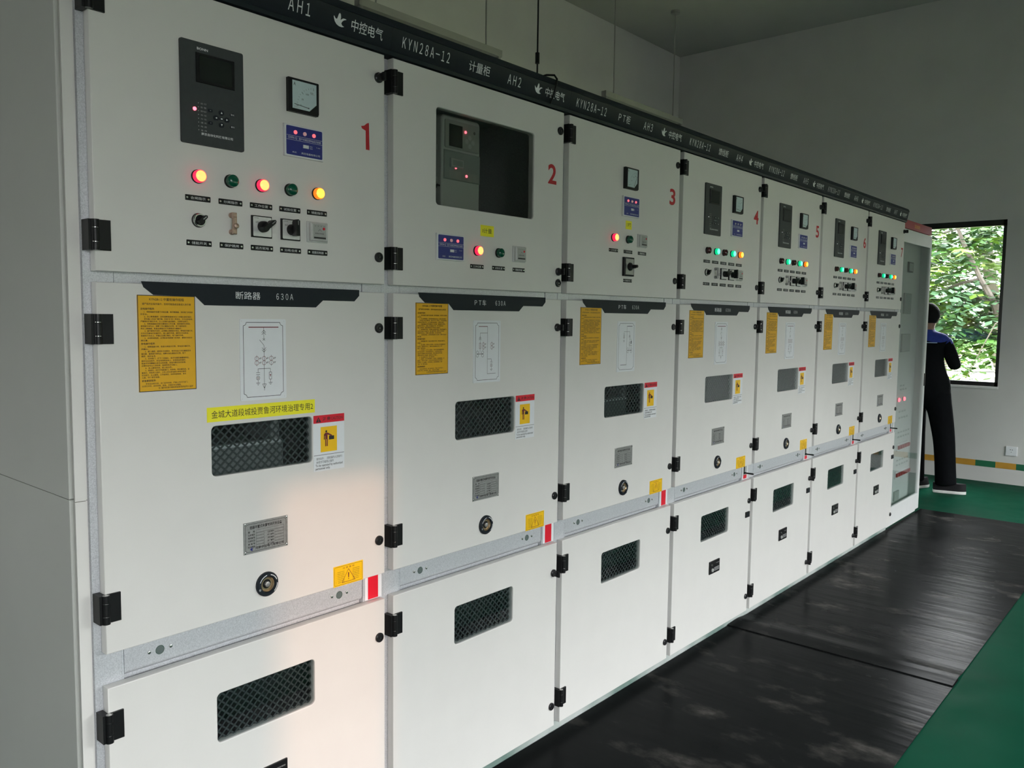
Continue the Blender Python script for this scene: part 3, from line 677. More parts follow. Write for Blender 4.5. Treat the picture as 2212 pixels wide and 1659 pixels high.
def f_rail(m):               # folded cross rail between breaker door and cable door, with its fixing holes
    P = [(.0258, .815), (.0258, .748)] + [(.0258+.012*(1-math.cos(R_(a))), .748-.014*math.sin(R_(a))) for a in (20, 40, 60, 80)] + [(.06, .7335), (.06, .815)]
    n = len(P); x0, x1 = .0478, .7075
    m.add([(x0, y, z) for y, z in P]+[(x1, y, z) for y, z in P], [tuple(range(n)), tuple(range(2*n-1, n-1, -1))]+[(i, n+i, n+(i+1) % n, (i+1) % n) for i in range(n)], GALV)
    m.box(x0, x1, .0375, .066, .66, .742, GALV)
    for c in (.128, .629):
        m.disc(c, .7690, .0098, .02555, BACKT, 20); m.ring(c, .7690, .0098, .0012, .0254, CHROME, 20)  # flat dark disc paints the shade inside each fixing hole
        for d in (-.025, .025): m.lathe(c+d, .770, [(.0045, .0258), (.0035, .0235), (.0015, .0228)], CHROME, 12)
def f_slot(m, lever):        # shutter of the earthing-switch operating hole
    m.box(.7155, .7765, .0228, .0252, .7300, .8030, WHITE)
    if lever:
        m.rect(.7240, .7620, .752, .8030, .0224, HYGD); m.rect(.7270, .7400, .756, .8030, .0221, BLACK); m.rect(.7240, .7620, .733, .752, .0222, RED)
    else: m.rect(.7262, .7628, .7310, .8030, .0224, RED)
def f_lever(m): m.tube([(.737, .024, .762), (.737, .008, .762), (.7375, -.020, .7615), (.738, -.026, .7613)], [.0038, .0038, .0046, .003], BLACK, 10); m.box(.729, .745, .0185, .0222, .7585, .7665, BLACK)

def f_back(m, k):            # what stands behind the glass of the breaker compartment
    if k in (1, 3):
        m.cbox(.10, .475, .050, .30, .95, 1.212, INSIDE if k == 1 else BACKT, .004); m.box(.10, .455, .034, .052, 1.2085, 1.2165, WHITE)
        m.box(.430, .455, .040, .16, 1.2165, 1.45, INSIDE)
    elif k == 2: m.box(.10, .30, .20, .40, .95, 1.215, INSIDE)
    else: m.box(.06, .70, .055, .070, 1.02, 1.42, BACKT)
def f_back_low(m): m.box(.06, .70, .16, .165, .36, .70, DARKIN)

ZSH = .0
def make_cabinet(k, label, name, code, title, lamps):
    x = .8*(k-1)
    r = thing('switchgear_cabinet', (x, 0, 0), label, 'switchgear cabinet', 'switchgear cabinets standing in one row')
    put('enclosure', cached('enclosure', f_enclosure), r); put('plinth', cached('plinth', f_plinth), r)
    put('cross_rail', cached('cross_rail|u', f_railtop), r); put('cross_rail', cached('cross_rail|l', f_rail), r)
    hb = put('header_board', cached('header_board', f_header), r)
    for t, a, b in (('KYN28A-12', .022, .203), (name, .284, .376 if name[0] != 'P' else .362), (code, .4595, .5225)): put('header_lettering', cached('header_lettering|'+t, lambda m: f_headtext(m, t, a, b)), hb)
    put('maker_mark', cached('maker_mark', f_headlogo), hb)
    # --- instrument door
    uw = (.163, .610, 1.853, 2.131) if k == 2 else None
    d = put('instrument_door', door_mesh('instrument_door|w' if uw else 'instrument_door', UB, UT, uw), r)
    for z in (2.163, 1.687): put('hinge', cached('hinge', f_hinge), d, (0, 0, z))
    keyed = {1: (1, 0), 2: (0, 1), 3: (0, 0), 4: (1, 0), 5: (1, 1), 6: (1, 1), 7: (1, 0)}[k]
    for z, kk in zip((2.163, 1.687), keyed): put('door_lock', cached('door_lock|k', f_lockkey) if kk else cached('door_lock', f_lock), d, (.7465, 0, z))
    if k == 2: put('door_lock', cached('door_lock', f_lock), d, (.7465, 0, 1.648))
    nw = {1: (.702, .028), 2: (.707, .046), 3: (.712, .046), 4: (.718, .052), 5: (.718, .046), 6: (.722, .046), 7: (.722, .042)}[k]
    put('painted_number', cached('painted_number|%d' % k, lambda m: f_number(m, str(k), nw[1], .066 if k > 1 else .071, 0)), d, (nw[0], 0, {1: 2.0035, 2: 2.013, 3: 2.030, 4: 2.026, 5: 2.024, 6: 2.022, 7: 2.014}[k]), 'number %d sprayed in red paint' % k)
    def lamp(cx, cz, kind):
        o = put('indicator_lamp', cached('indicator_lamp', f_lampbase), r, (cx, 0, cz), {'R': 'lit red indicator lamp', 'G': 'lit green indicator lamp', 'A': 'lit amber indicator lamp', 'g': 'unlit green indicator lamp', 'r': 'unlit dark red indicator lamp'}[kind])
        rim, top = {'R': (RED_RIM, RED_ON), 'G': (GRN_RIM, GRN_ON), 'A': (AMB_RIM, AMB_ON), 'g': (GRN_OFF, GRN_OFF), 'r': (RED_OFF, RED_OFF)}[kind]
        put('lens', cached('lens|'+kind, lambda m: f_lens(m, rim, top)), o)
    def nameplate(cx, cz, t): put('name_plate', cached('name_plate|'+t, lambda m: f_plate(m, t)), r, (cx, 0, cz))
    def live(cx, cz, on):
        o = put('voltage_indicator', cached('voltage_indicator', f_live), r, (cx, 0, cz), 'blue panel with three small neon lamps')
        for i, q in enumerate((-.027, 0, .027)):
            put('neon_lamp', cached('neon_lamp|%d' % (i*on), lambda m: f_neon(m, (NEON_DIM if i == 1 else NEON) if on else NEON_OFF)) if on else cached('neon_lamp|off', lambda m: f_neon(m, NEON_OFF)), o, (q, -.0079, .0205))
    def ammeter(cx, cz, unit, a):
        o = put('panel_meter', cached('panel_meter', f_ammeter), r, (cx, 0, cz)); dl = put('dial', cached('dial|'+unit, lambda m: f_dial(m, unit)), o, (0, 0, 0), 'pale dial with cut lower corner')
        put('needle', cached('needle|%d' % a, lambda m: f_needle(m, a)), o)
    def hygro(cx, cz): put('humidity_controller', cached('humidity_controller', f_hygro), r, (cx, 0, cz))
    if k == 2:
        f = put('viewing_window', cached('viewing_window|u', lambda m: f_glass(m, .155, .618, 1.845, 2.139, DARKGLASS)), d)
        mt = put('metering_terminal', cached('metering_terminal', f_meter), r, (.327, .11, 1.977)); put('terminal_display', cached('terminal_display', f_meterdisplay), mt)
        put('terminal_cover', cached('terminal_cover', f_metercover), mt)
        for q, z in ((.015, .119), (-.027, .006), (.020, -.014)): put('status_light', cached('status_light|r', lambda m: f_led(m, LED_RED)), mt, (q, -.054, z))
        put('wire_bundle', cached('wire_bundle', f_meterwires), r)
        live(.218, 1.7325, 1); put('paper_tag', cached('paper_tag|a', lambda m: f_yellowtag(m, 'I计量', .061, .034)), r, (.3835, 0, 1.795), 'yellow paper tag')
        for cx, kind, t in ((.337, 'R', '工作位置'), (.437, 'g', '试验位置')): lamp(cx, 1.731, kind); nameplate(cx+.001, 1.683, t)
        hygro(.536, 1.733); nameplate(.537, 1.6825, '凝露控制器')
    elif k == 3:
        ammeter(.386, 2.060, 'V', 62); live(.394, 1.955, 1); put('paper_tag', cached('paper_tag|b', lambda m: f_yellowtag(m, 'I PT', .042, .032)), r, (.387, 0, 1.886), 'yellow paper tag')
        for cx, kind, t in ((.284, 'R', '工作位置'), (.384, 'g', '试验位置')): lamp(cx, 1.831, kind); nameplate(cx+.002, 1.784, t)
        hygro(.482, 1.832); nameplate(.487, 1.784, '凝露控制器'); nameplate(.387, 1.674, '转换开关')
        o = put('changeover_switch', cached('changeover_switch', f_changeover), r, (.383, 0, 1.727)); put('handle', cached('handle|c', f_changelever), o)
    else:
        o = put('protection_relay', cached('protection_relay', f_relay), r, (.264, 0, 2.0145)); put('display', cached('display', f_screen), o, (.006, -.006, .0555)); put('keypad', cached('keypad', f_keypad), o, (.019, -.006, -.046))
        put('status_light', cached('status_light|r', lambda m: f_led(m, LED_RED)) if k == 1 else cached('status_light|w', lambda m: f_led(m, LED_WHITE)), o, (-.045, -.006, -.035), 'glowing red status light' if k == 1 else None)
        if k != 1: o.children[-1].scale = (.45, 1, .45)
        ammeter(.502, 2.0615, 'A', 174); live(.5055, 1.9525, 1 if k == 1 else 0)
        T1 = ['合闸指示', '分闸指示', '工作位置', '试验位置', '储能指示']; T2 = ['储能开关', '保护跳闸', '远方就地', '分闸/合闸', '凝露控制器']
        for i in range(5):
            cx = .226+.08*i; lamp(cx, 1.8335, lamps[i]); nameplate(cx, 1.7855, T1[i]); nameplate(cx+.001, 1.6865, T2[i])
        o = put('selector_switch', cached('selector_switch', f_keysw), r, (.226, 0, 1.737)); put('lever', cached('lever', f_keylever), o)
        put('trip_link', cached('trip_link|%d' % (k == 1), lambda m: f_link(m, COPPER if k == 1 else STEEL)), r, (.307, 0, 1.737), 'dull copper trip link' if k == 1 else 'grey trip link')
        for cx, ang, t in ((.385, 38, '远就'), (.4655, 90, '分合')):
            o = put('cam_switch', cached('cam_switch|'+t, lambda m: f_camsw(m, t)), r, (cx, 0, 1.7365)); put('handle', cached('handle|%d' % ang, lambda m: f_camhandle(m, ang)), o)
        hygro(.545, 1.737)
    # --- breaker door
    d = put('breaker_door', door_mesh('breaker_door', MB0, MT, (.249, .5275, 1.1515, 1.2695)), r)
    for z in (1.495, .904): put('hinge', cached('hinge', f_hinge), d, (0, 0, z))
    for i, z in enumerate((1.495, .902)):
        kk = (k in (2, 4, 5, 6) and i == 0) or (k in (5, 6) and i == 1)
        put('door_lock', cached('door_lock|k', f_lockkey) if kk else cached('door_lock', f_lock), d, (.7465, 0, z))
    vw = put('viewing_window', cached('viewing_window|m', lambda m: f_glass(m, .243, .5335, 1.1455, 1.2755, GLASS)), d); put('lattice_guard', cached('lattice_guard|m', lambda m: f_lattice(m, .243, .5335, 1.1455, 1.2755)), d)
    put('breaker_truck', cached('breaker_truck|%d' % min(k, 4), lambda m: f_back(m, k)), r)
    put('name_strip', cached('name_strip|'+title, lambda m: f_strip(m, title, '630A')), d); put('instruction_sticker', cached('instruction_sticker', f_instructions), d, (0, 0, 0), 'amber sticker of fine print')
    put('wiring_diagram', cached('wiring_diagram|%d' % min(k, 2+(k == 3)+2*(k > 3)), f_scheme_metering if k == 2 else f_scheme_vt if k == 3 else f_scheme_feeder), d, (0, 0, 0), 'white plate with wiring diagram')
    put('caution_sticker', cached('caution_sticker', f_caution), d, (0, 0, 0), 'white sticker with red top and yellow picture'); put('rating_plate', cached('rating_plate', f_rating), d, (0, 0, 0), 'riveted steel plate')
    put('crank_socket', cached('crank_socket', f_crank), d, (.388, 0, .8645)); put('warning_sticker', cached('warning_sticker', f_warning), d, (0, 0, 0), 'small yellow sticker with warning triangle')
    if k == 1: put('paper_banner', cached('paper_banner', f_banner), d, (0, 0, 0), 'long yellow paper strip with black writing')
    # --- earthing slot
    o = put('earthing_slot', cached('earthing_slot|%d' % (k > 3), lambda m: f_slot(m, k > 3)), r, (0, 0, 0), 'red tab in white surround')
    if k > 3: put('lever', cached('lever|e', f_lever), o)
    # --- cable door
    d = put('cable_door', door_mesh('cable_door', LB, LT, (.2515, .529, .507, .6285)), r)
    for z in (.644, .146): put('hinge', cached('hinge', f_hinge), d, (0, 0, z))
    for i, z in enumerate((.622, .129)):
        kk = (k == 2 and i == 0) or k in (5, 6)
        put('door_lock', cached('door_lock|k', f_lockkey) if kk else cached('door_lock', f_lock), d, (.7475, 0, z))
    put('viewing_window', cached('viewing_window|l', lambda m: f_glass(m, .2455, .535, .501, .6345, GLASS)), d); put('lattice_guard', cached('lattice_guard|l', lambda m: f_lattice(m, .2455, .535, .501, .6345)), d)
    if k not in (2, 3): put('socket_panel', cached('socket_panel', f_plaque), d, (.390, 0, .3655), 'small black panel with fittings')
    if k > 3: put('door_interlock', cached('door_interlock', f_maglock), d, (.7335, 0, .5545))
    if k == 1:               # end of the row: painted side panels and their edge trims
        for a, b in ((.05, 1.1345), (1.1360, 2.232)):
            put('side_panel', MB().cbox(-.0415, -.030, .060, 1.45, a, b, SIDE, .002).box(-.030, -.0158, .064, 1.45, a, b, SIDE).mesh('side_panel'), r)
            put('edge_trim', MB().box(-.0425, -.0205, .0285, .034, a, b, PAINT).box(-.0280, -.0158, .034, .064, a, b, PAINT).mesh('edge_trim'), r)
    return r

def f_meter(m):              # metering terminal behind the smoked glass of the second cabinet
    V, F = plate_geom([rrect(-.085, .085, -.16, .16, .014, 4)], -.05, .03, .006); m.add(V, F, MCASE)
    for z in (.06, -.035):
        for q in (-.088, .088): m.cbox(q-.006, q+.006, -.035, -.01, z-.008, z+.008, HYGD, .001)
    m.box(-.10, .10, .03, .05, -.40, .17, INSIDE); m.cbox(-.085, .085, -.04, .03, -.30, -.165, MCASE, .004)
def f_meterdisplay(m):
    m.poly(rrect(-.072, .078, .062, .146, .005, 2), -.053, -.05, HYGD); m.rect(-.056, .002, .068, .134, -.0534, SCREEN)
    for cx, cz in ((.035, .105), (.035, .079), (.021, .092), (.049, .092)): m.disc(cx, cz, .0075, -.0535, MCASE, 14)
    m.disc(.055, .122, .005, -.0535, DINK, 12)
def f_metercover(m):
    m.cbox(-.076, .082, -.054, -.05, -.032, .055, MCOVER, .002); m.cbox(-.052, .004, -.060, -.054, .005, .032, MCASE, .003); m.rect(-.046, -.002, .010, .027, -.0604, MCOVER)
    for q in (-.055, .025): m.rect(q, q+.05, -.028, -.004, -.0544, HYGD)
def f_meterwires(m):
    m.tube([(.235, .10, 1.885), (.225, .085, 1.900), (.235, .07, 1.925), (.262, .065, 1.920), (.275, .07, 1.895), (.272, .08, 1.86), (.27, .09, 1.80)], .004, BLACK, 8)
    m.tube([(.215, .10, 1.98), (.212, .09, 1.93), (.222, .08, 1.905)], .006, BLACK, 8)

ON1 = 'RgRgA'; ON4 = 'rGrGA'
make_cabinet(1, 'light grey switchgear cabinet with red number 1 and a long yellow paper strip', '进线柜', 'AH1', '断路器', ON1)
make_cabinet(2, 'light grey switchgear cabinet with red number 2 and a big smoked glass window', '计量柜', 'AH2', 'PT车', '')
make_cabinet(3, 'light grey switchgear cabinet with red number 3 and one square black switch', 'PT柜', 'AH3', 'PT车', '')
make_cabinet(4, 'light grey switchgear cabinet with red number 4 and two lit green lamps', '馈线柜', 'AH4', '断路器', ON4)
make_cabinet(5, 'light grey switchgear cabinet with red number 5 between cabinets 4 and 6', '馈线柜', 'AH5', '断路器', ON4)
make_cabinet(6, 'light grey switchgear cabinet with red number 6 between cabinets 5 and 7', '馈线柜', 'AH6', '断路器', ON4)
make_cabinet(7, 'light grey switchgear cabinet with red number 7 beside the glass-doored cabinet', '馈线柜', 'AH7', '断路器', ON4)

# ------------------------------------------------------------------ glass-fronted DC cabinet at the far end of the row
def dc_cabinet():
    X0, Y0 = 5.602, .045; W, H, D = .80, 2.268, .60
    r = thing('control_cabinet', (X0, Y0, 0), 'white cabinet with red top board and tall glass door at the row end', 'control cabinet')
    DCW = mat('white_cabinet_paint', (.66, .67, .66), .4, noise=.02, scale=8); DCR = mat('red_name_board', s2l(150, 30, 34), .45, noise=.04, scale=20)
    b = MB(); b.box(0, .012, .004, D, .0, 2.2, DCW).box(W-.012, W, .004, D, .0, 2.2, DCW).box(.012, W-.012, D-.012, D, 0, 2.2, DCW).box(0, W, .004, D, 2.2, 2.212, DCW).box(.012, W-.012, .004, D, 0, .05, DCW)
    put('carcass', b.mesh('carcass'), r)
    put('top_board', MB().cbox(-.008, W+.006, -.012, .03, 2.205, H, DCR, .002).text('直流电源柜', .33, .47, 2.222, 2.250, -.0124, YEL).mesh('top_board'), r, (0, 0, 0), 'red board with small yellow writing')
    f = MB(); V, F = plate_geom([[(.004, .03), (W-.004, .03), (W-.004, 2.198), (.004, 2.198)], rrect(.045, W-.205, .155, 2.105, .004, 2)[::-1]], -.02, .0, .0015); f.add(V, F, DCW)
    d = MB(); V, F = plate_geom([[(.004, .03), (W-.004, .03), (W-.004, 2.198), (.004, 2.198)], rrect(.040, W-.050, .155, 2.105, .004, 2)[::-1]], -.02, .0, .0015); d.add(V, F, DCW)
    dr = put('glass_door', d.mesh('glass_door'), r); put('door_pane', MB().box(.036, W-.046, -.0125, -.0085, .150, 2.11, DCGLASS).mesh('door_pane'), dr)
    put('door_lock', MB().cbox(W-.035, W-.015, -.026, -.02, 1.02, 1.12, BLACK, .002).mesh('door_lock'), dr)
    y = .055; put('instrument_panel', MB().box(.014, .776, y, y+.003, .06, 2.18, DCW).mesh('instrument_panel'), r)
    put('panel_meter', MB().cbox(.438, .558, y-.012, y, 1.905, 1.984, BLACK, .002).rect(.450, .546, 1.915, 1.974, y-.0124, HYG).mesh('panel_meter'), r)
    put('display_unit', MB().cbox(.375, .539, y-.015, y, 1.588, 1.745, HYGD, .003).rect(.39, .524, 1.64, 1.73, y-.0154, MCOVER).mesh('display_unit'), r)
    put('charging_module', MB().cbox(.359, .571, y-.012, y, 1.296, 1.434, HYGD, .003).rect(.375, .555, 1.31, 1.42, y-.0124, HYG).mesh('charging_module'), r)
    for i in range(2):
        o = put('indicator_lamp', MB().lathe(0, 0, [(.017, y), (.017, y-.006)], BLACK, 18).mesh('indicator_lamp'), r, (.363+.138*i, 0, .930)); put('lens', MB().lathe(0, 0, [(.015, y-.006), (.014, y-.014), (.006, y-.018)], LED_RED, 18).mesh('lens'), o, (0, 0, 0), 'glowing red lamp')
    RH = mat('breaker_toggle_red', s2l(150, 30, 40), .45, noise=.05, scale=30)
    for n_, z, x in ((5, .557, .405), (6, .342, .39)):
        for i in range(n_):
            o = put('circuit_breaker', cached('circuit_breaker', lambda m: m.cbox(-.026, .026, y-.012, y, -.030, .030, WHITEP, .002)), r, (x+.060*i, 0, z))
            put('toggle', cached('toggle', lambda m: m.cbox(-.025, .025, y-.024, y-.012, -.013, .015, RH, .003)), o)
    lab = MB()
    for z, n_ in ((1.034, 2), (1.004, 3), (.832, 3), (.783, 4), (.670, 5), (.634, 5), (.45, 5), (.414, 5)):
        for i in range(n_): lab.text('控制回路' if z > .5 else '合闸回路', .40+.066*i, .448+.066*i, z-.006, z+.008, y-.0005, DINK)
    put('panel_lettering', lab.mesh('panel_lettering'), r)
    put('terminal_box', MB().cbox(.36, .48, y-.012, y, .140, .214, HYGD, .002).mesh('terminal_box'), r)
dc_cabinet()

# ------------------------------------------------------------------ rubber mats
def mat_rubber():
    m = bpy.data.materials.new('black_rubber'); m.use_nodes = True; n = m.node_tree.nodes; L = m.node_tree.links; b = n['Principled BSDF']; b.inputs['Specular IOR Level'].default_value = .03; b.inputs['IOR'].default_value = 1.3
    t = n.new('ShaderNodeTexCoord'); n1 = n.new('ShaderNodeTexNoise'); n1.inputs['Scale'].default_value = 5; n1.inputs['Detail'].default_value = 7; n1.inputs['Roughness'].default_value = .62
    mp = n.new('ShaderNodeMapping'); mp.inputs['Scale'].default_value = (1.0, .55, 1); L.new(t.outputs['Object'], mp.inputs[0]); L.new(mp.outputs[0], n1.inputs['Vector'])
    ra = n.new('ShaderNodeValToRGB'); L.new(n1.outputs['Fac'], ra.inputs[0])
    for p, c in ((.0, (.006, .0068, .0068)), (.55, (.010, .011, .011)), (.63, (.030, .029, .027)), (.72, (.08, .076, .07))):
        el = ra.color_ramp.elements.new(p) if p not in (0.0,) else ra.color_ramp.elements[0]; el.color = (*c, 1)
    ra.color_ramp.elements[-1].color = (.12, .115, .10, 1)
    L.new(ra.outputs[0], b.inputs['Base Color'])
    n2 = n.new('ShaderNodeTexNoise'); n2.inputs['Scale'].default_value = 3; n2.inputs['Detail'].default_value = 4; L.new(mp.outputs[0], n2.inputs['Vector'])
    mr = n.new('ShaderNodeMapRange'); mr.inputs[3].default_value = .13; mr.inputs[4].default_value = .34; L.new(n2.outputs['Fac'], mr.inputs[0]); L.new(mr.outputs[0], b.inputs['Roughness'])
    n3 = n.new('ShaderNodeTexNoise'); n3.inputs['Scale'].default_value = 6; m3 = n.new('ShaderNodeMapping'); m3.inputs['Scale'].default_value = (2.2, .35, 1); L.new(t.outputs['Object'], m3.inputs[0]); L.new(m3.outputs[0], n3.inputs['Vector'])
    bu = n.new('ShaderNodeBump'); bu.inputs['Strength'].default_value = .12; bu.inputs['Distance'].default_value = .02; L.new(n3.outputs['Fac'], bu.inputs['Height']); L.new(bu.outputs[0], b.inputs['Normal'])
    return m
RUB = mat_rubber()
def sheet(prof, y0, y1, m):     # profile of (x, z top) laid on the floor between y0 and y1, 4 mm thick
    mb = MB(); n = len(prof); V = [(x, y0, z) for x, z in prof]+[(x, y1, z) for x, z in prof]+[(x, y0, max(z-.004, .0005)) for x, z in prof]+[(x, y1, max(z-.004, .0005)) for x, z in prof]
    F = []
    for i in range(n-1): F += [(i, i+1, n+i+1, n+i), (2*n+i, 3*n+i, 3*n+i+1, 2*n+i+1), (i, 2*n+i, 2*n+i+1, i+1), (n+i, n+i+1, 3*n+i+1, 3*n+i)]
    F += [(0, n, 3*n, 2*n), (n-1, 3*n-1, 4*n-1, 2*n-1)]
    return mb.add(V, F, m)
o = put('rubber_mat', sheet([(-2.2, .005), (1.0, .005), (3.115, .005)], -.99, .028, RUB).mesh('rubber_mat')); tag(o, 'scuffed black rubber mat laid along cabinets 1 to 4', 'rubber mat', 'black rubber mats laid end to end')
o = put('rubber_mat', sheet([(3.02, .0098), (3.05, .0105), (3.09, .0125), (3.13, .0135), (3.165, .0110), (3.20, .006), (3.24, .005), (4.4, .005), (6.49, .005)], -.988, .028, RUB).mesh('rubber_mat')); tag(o, 'shiny black rubber mat with raised near edge laid along cabinets 5 to 7', 'rubber mat', 'black rubber mats laid end to end')

# ------------------------------------------------------------------ wall socket
s_ = thing('wall_socket', (XR, -.312, .320), 'white twin wall socket low on the end wall', 'wall socket')
put('socket_plate', MB().add([(-.008*(1-.0), 0, 0)], [], WHITEP).mesh('socket_plate') if False else MB().box(-.009, 0, -.048, .048, -.044, .044, WHITEP).box(-.011, -.009, -.043, .043, -.039, .039, WHITE).mesh('socket_plate'), s_)
put('socket_holes', MB().box(-.0114, -.011, -.012, -.005, .010, .016, DINK).box(-.0114, -.011, .005, .012, .010, .016, DINK).box(-.0114, -.011, -.003, .003, -.012, -.007, DINK).mesh('socket_holes'), s_)

# ------------------------------------------------------------------ hanging fluorescent lamps, cable, wire
LW = mat('lamp_white', (.30, .30, .28), .5, noise=.03, scale=10); TUBE = mat('unlit_tube', (.32, .33, .31), .25, noise=.02, scale=10)
def lamp(xc, label):
    y, z = 2.64, 3.535; r = thing('fluorescent_lamp', (xc, y, z), label, 'ceiling lamp', 'unlit tube lamps hung behind the cabinets')
    put('batten', MB().box(-.70, .70, -.025, .025, .0, .05, LW).mesh('batten'), r)
    put('tube', MB().tube([(-.66, 0, -.035), (.66, 0, -.035)], .0135, TUBE, 12).mesh('tube'), r)
    for sg in (-1, 1):
        put('lamp_holder', MB().box(sg*.675-.012, sg*.675+.012, -.02, .02, -.055, .0, LW).mesh('lamp_holder'), r)
        o = put('hanging_rod', MB().tube([(sg*.54, 0, .05), (sg*.54, 0, ZC-z-.001)], .006, LW, 8).mesh('hanging_rod'), r); put('ceiling_rose', MB().cylz(sg*.54, 0, .045, ZC-z-.03, ZC-z-.0005, LW, 16).mesh('ceiling_rose'), o)
lamp(3.49, 'unlit tube lamp hanging above and behind cabinet 2'); lamp(6.31, 'unlit tube lamp hanging above and behind cabinets 3 and 4')
c = thing('hanging_cable', (1.786, .30, 2.233), 'thin black cable dropping from the ceiling to cabinet 3 top', 'cable')
put('cord', MB().tube([(0, 0, .02), (.001, 0, .6), (-.001, 0, 1.4), (0, 0, ZC-2.234)], .0032, BLACK, 8).mesh('cord'), c); put('connector', MB().cylz(0, 0, .0085, .265, .305, BLACK, 12).mesh('connector'), c); put('cone_end', MB().cylz(0, 0, .016, .0005, .17, BLACK, 12, .003).mesh('cone_end'), c)
w = put('wire_loop', MB().tube([(1.47, .10, 2.330), (1.475, .05, 2.331), (1.480, .01, 2.336), (1.487, -.018, 2.332), (1.489, -.028, 2.318), (1.484, -.0275, 2.295), (1.479, -.0225, 2.268), (1.474, -.0185, 2.248), (1.470, -.0165, 2.236)], .0034, BLACK, 8).mesh('wire_loop'))
tag(w, 'loose black wire drooping over the dark header board of cabinet 2', 'wire')

# ------------------------------------------------------------------ person at the end window
def skin_geom(nodes, edges, levels=2):
    me = bpy.data.meshes.new('figure'); me.from_pydata([n[:3] for n in nodes], edges, [])
    o = bpy.data.objects.new('figure', me); COL.objects.link(o)
    o.modifiers.new('skin', 'SKIN'); sd = o.modifiers.new('sub', 'SUBSURF'); sd.levels = levels; sd.render_levels = levels
    for i, v in enumerate(me.skin_vertices[0].data):
        rr = nodes[i][3]; v.radius = rr if isinstance(rr, tuple) else (rr, rr); v.use_root = (i == 0)
    dg = bpy.context.evaluated_depsgraph_get(); ev = o.evaluated_get(dg); m2 = ev.to_mesh()
    V = [tuple(v.co) for v in m2.vertices]; F = [tuple(p.vertices) for p in m2.polygons]
    ev.to_mesh_clear(); bpy.data.objects.remove(o); bpy.data.meshes.remove(me); return V, F
def ellipsoid(m, c, r, mm, nu=20, nv=14, keep=None):
    V = []; F = []
    for j in range(nv+1):
        t = math.pi*j/nv
        for i in range(nu):
            p = 2*math.pi*i/nu; V.append((c[0]+r[0]*math.sin(t)*math.cos(p), c[1]+r[1]*math.sin(t)*math.sin(p), c[2]+r[2]*math.cos(t)))
    for j in range(nv):
        for i in range(nu):
            f = (j*nu+i, (j+1)*nu+i, (j+1)*nu+(i+1) % nu, j*nu+(i+1) % nu)
            if keep is None or all(keep(V[q]) for q in f): F.append(f)
    m.add(V, F, mm)
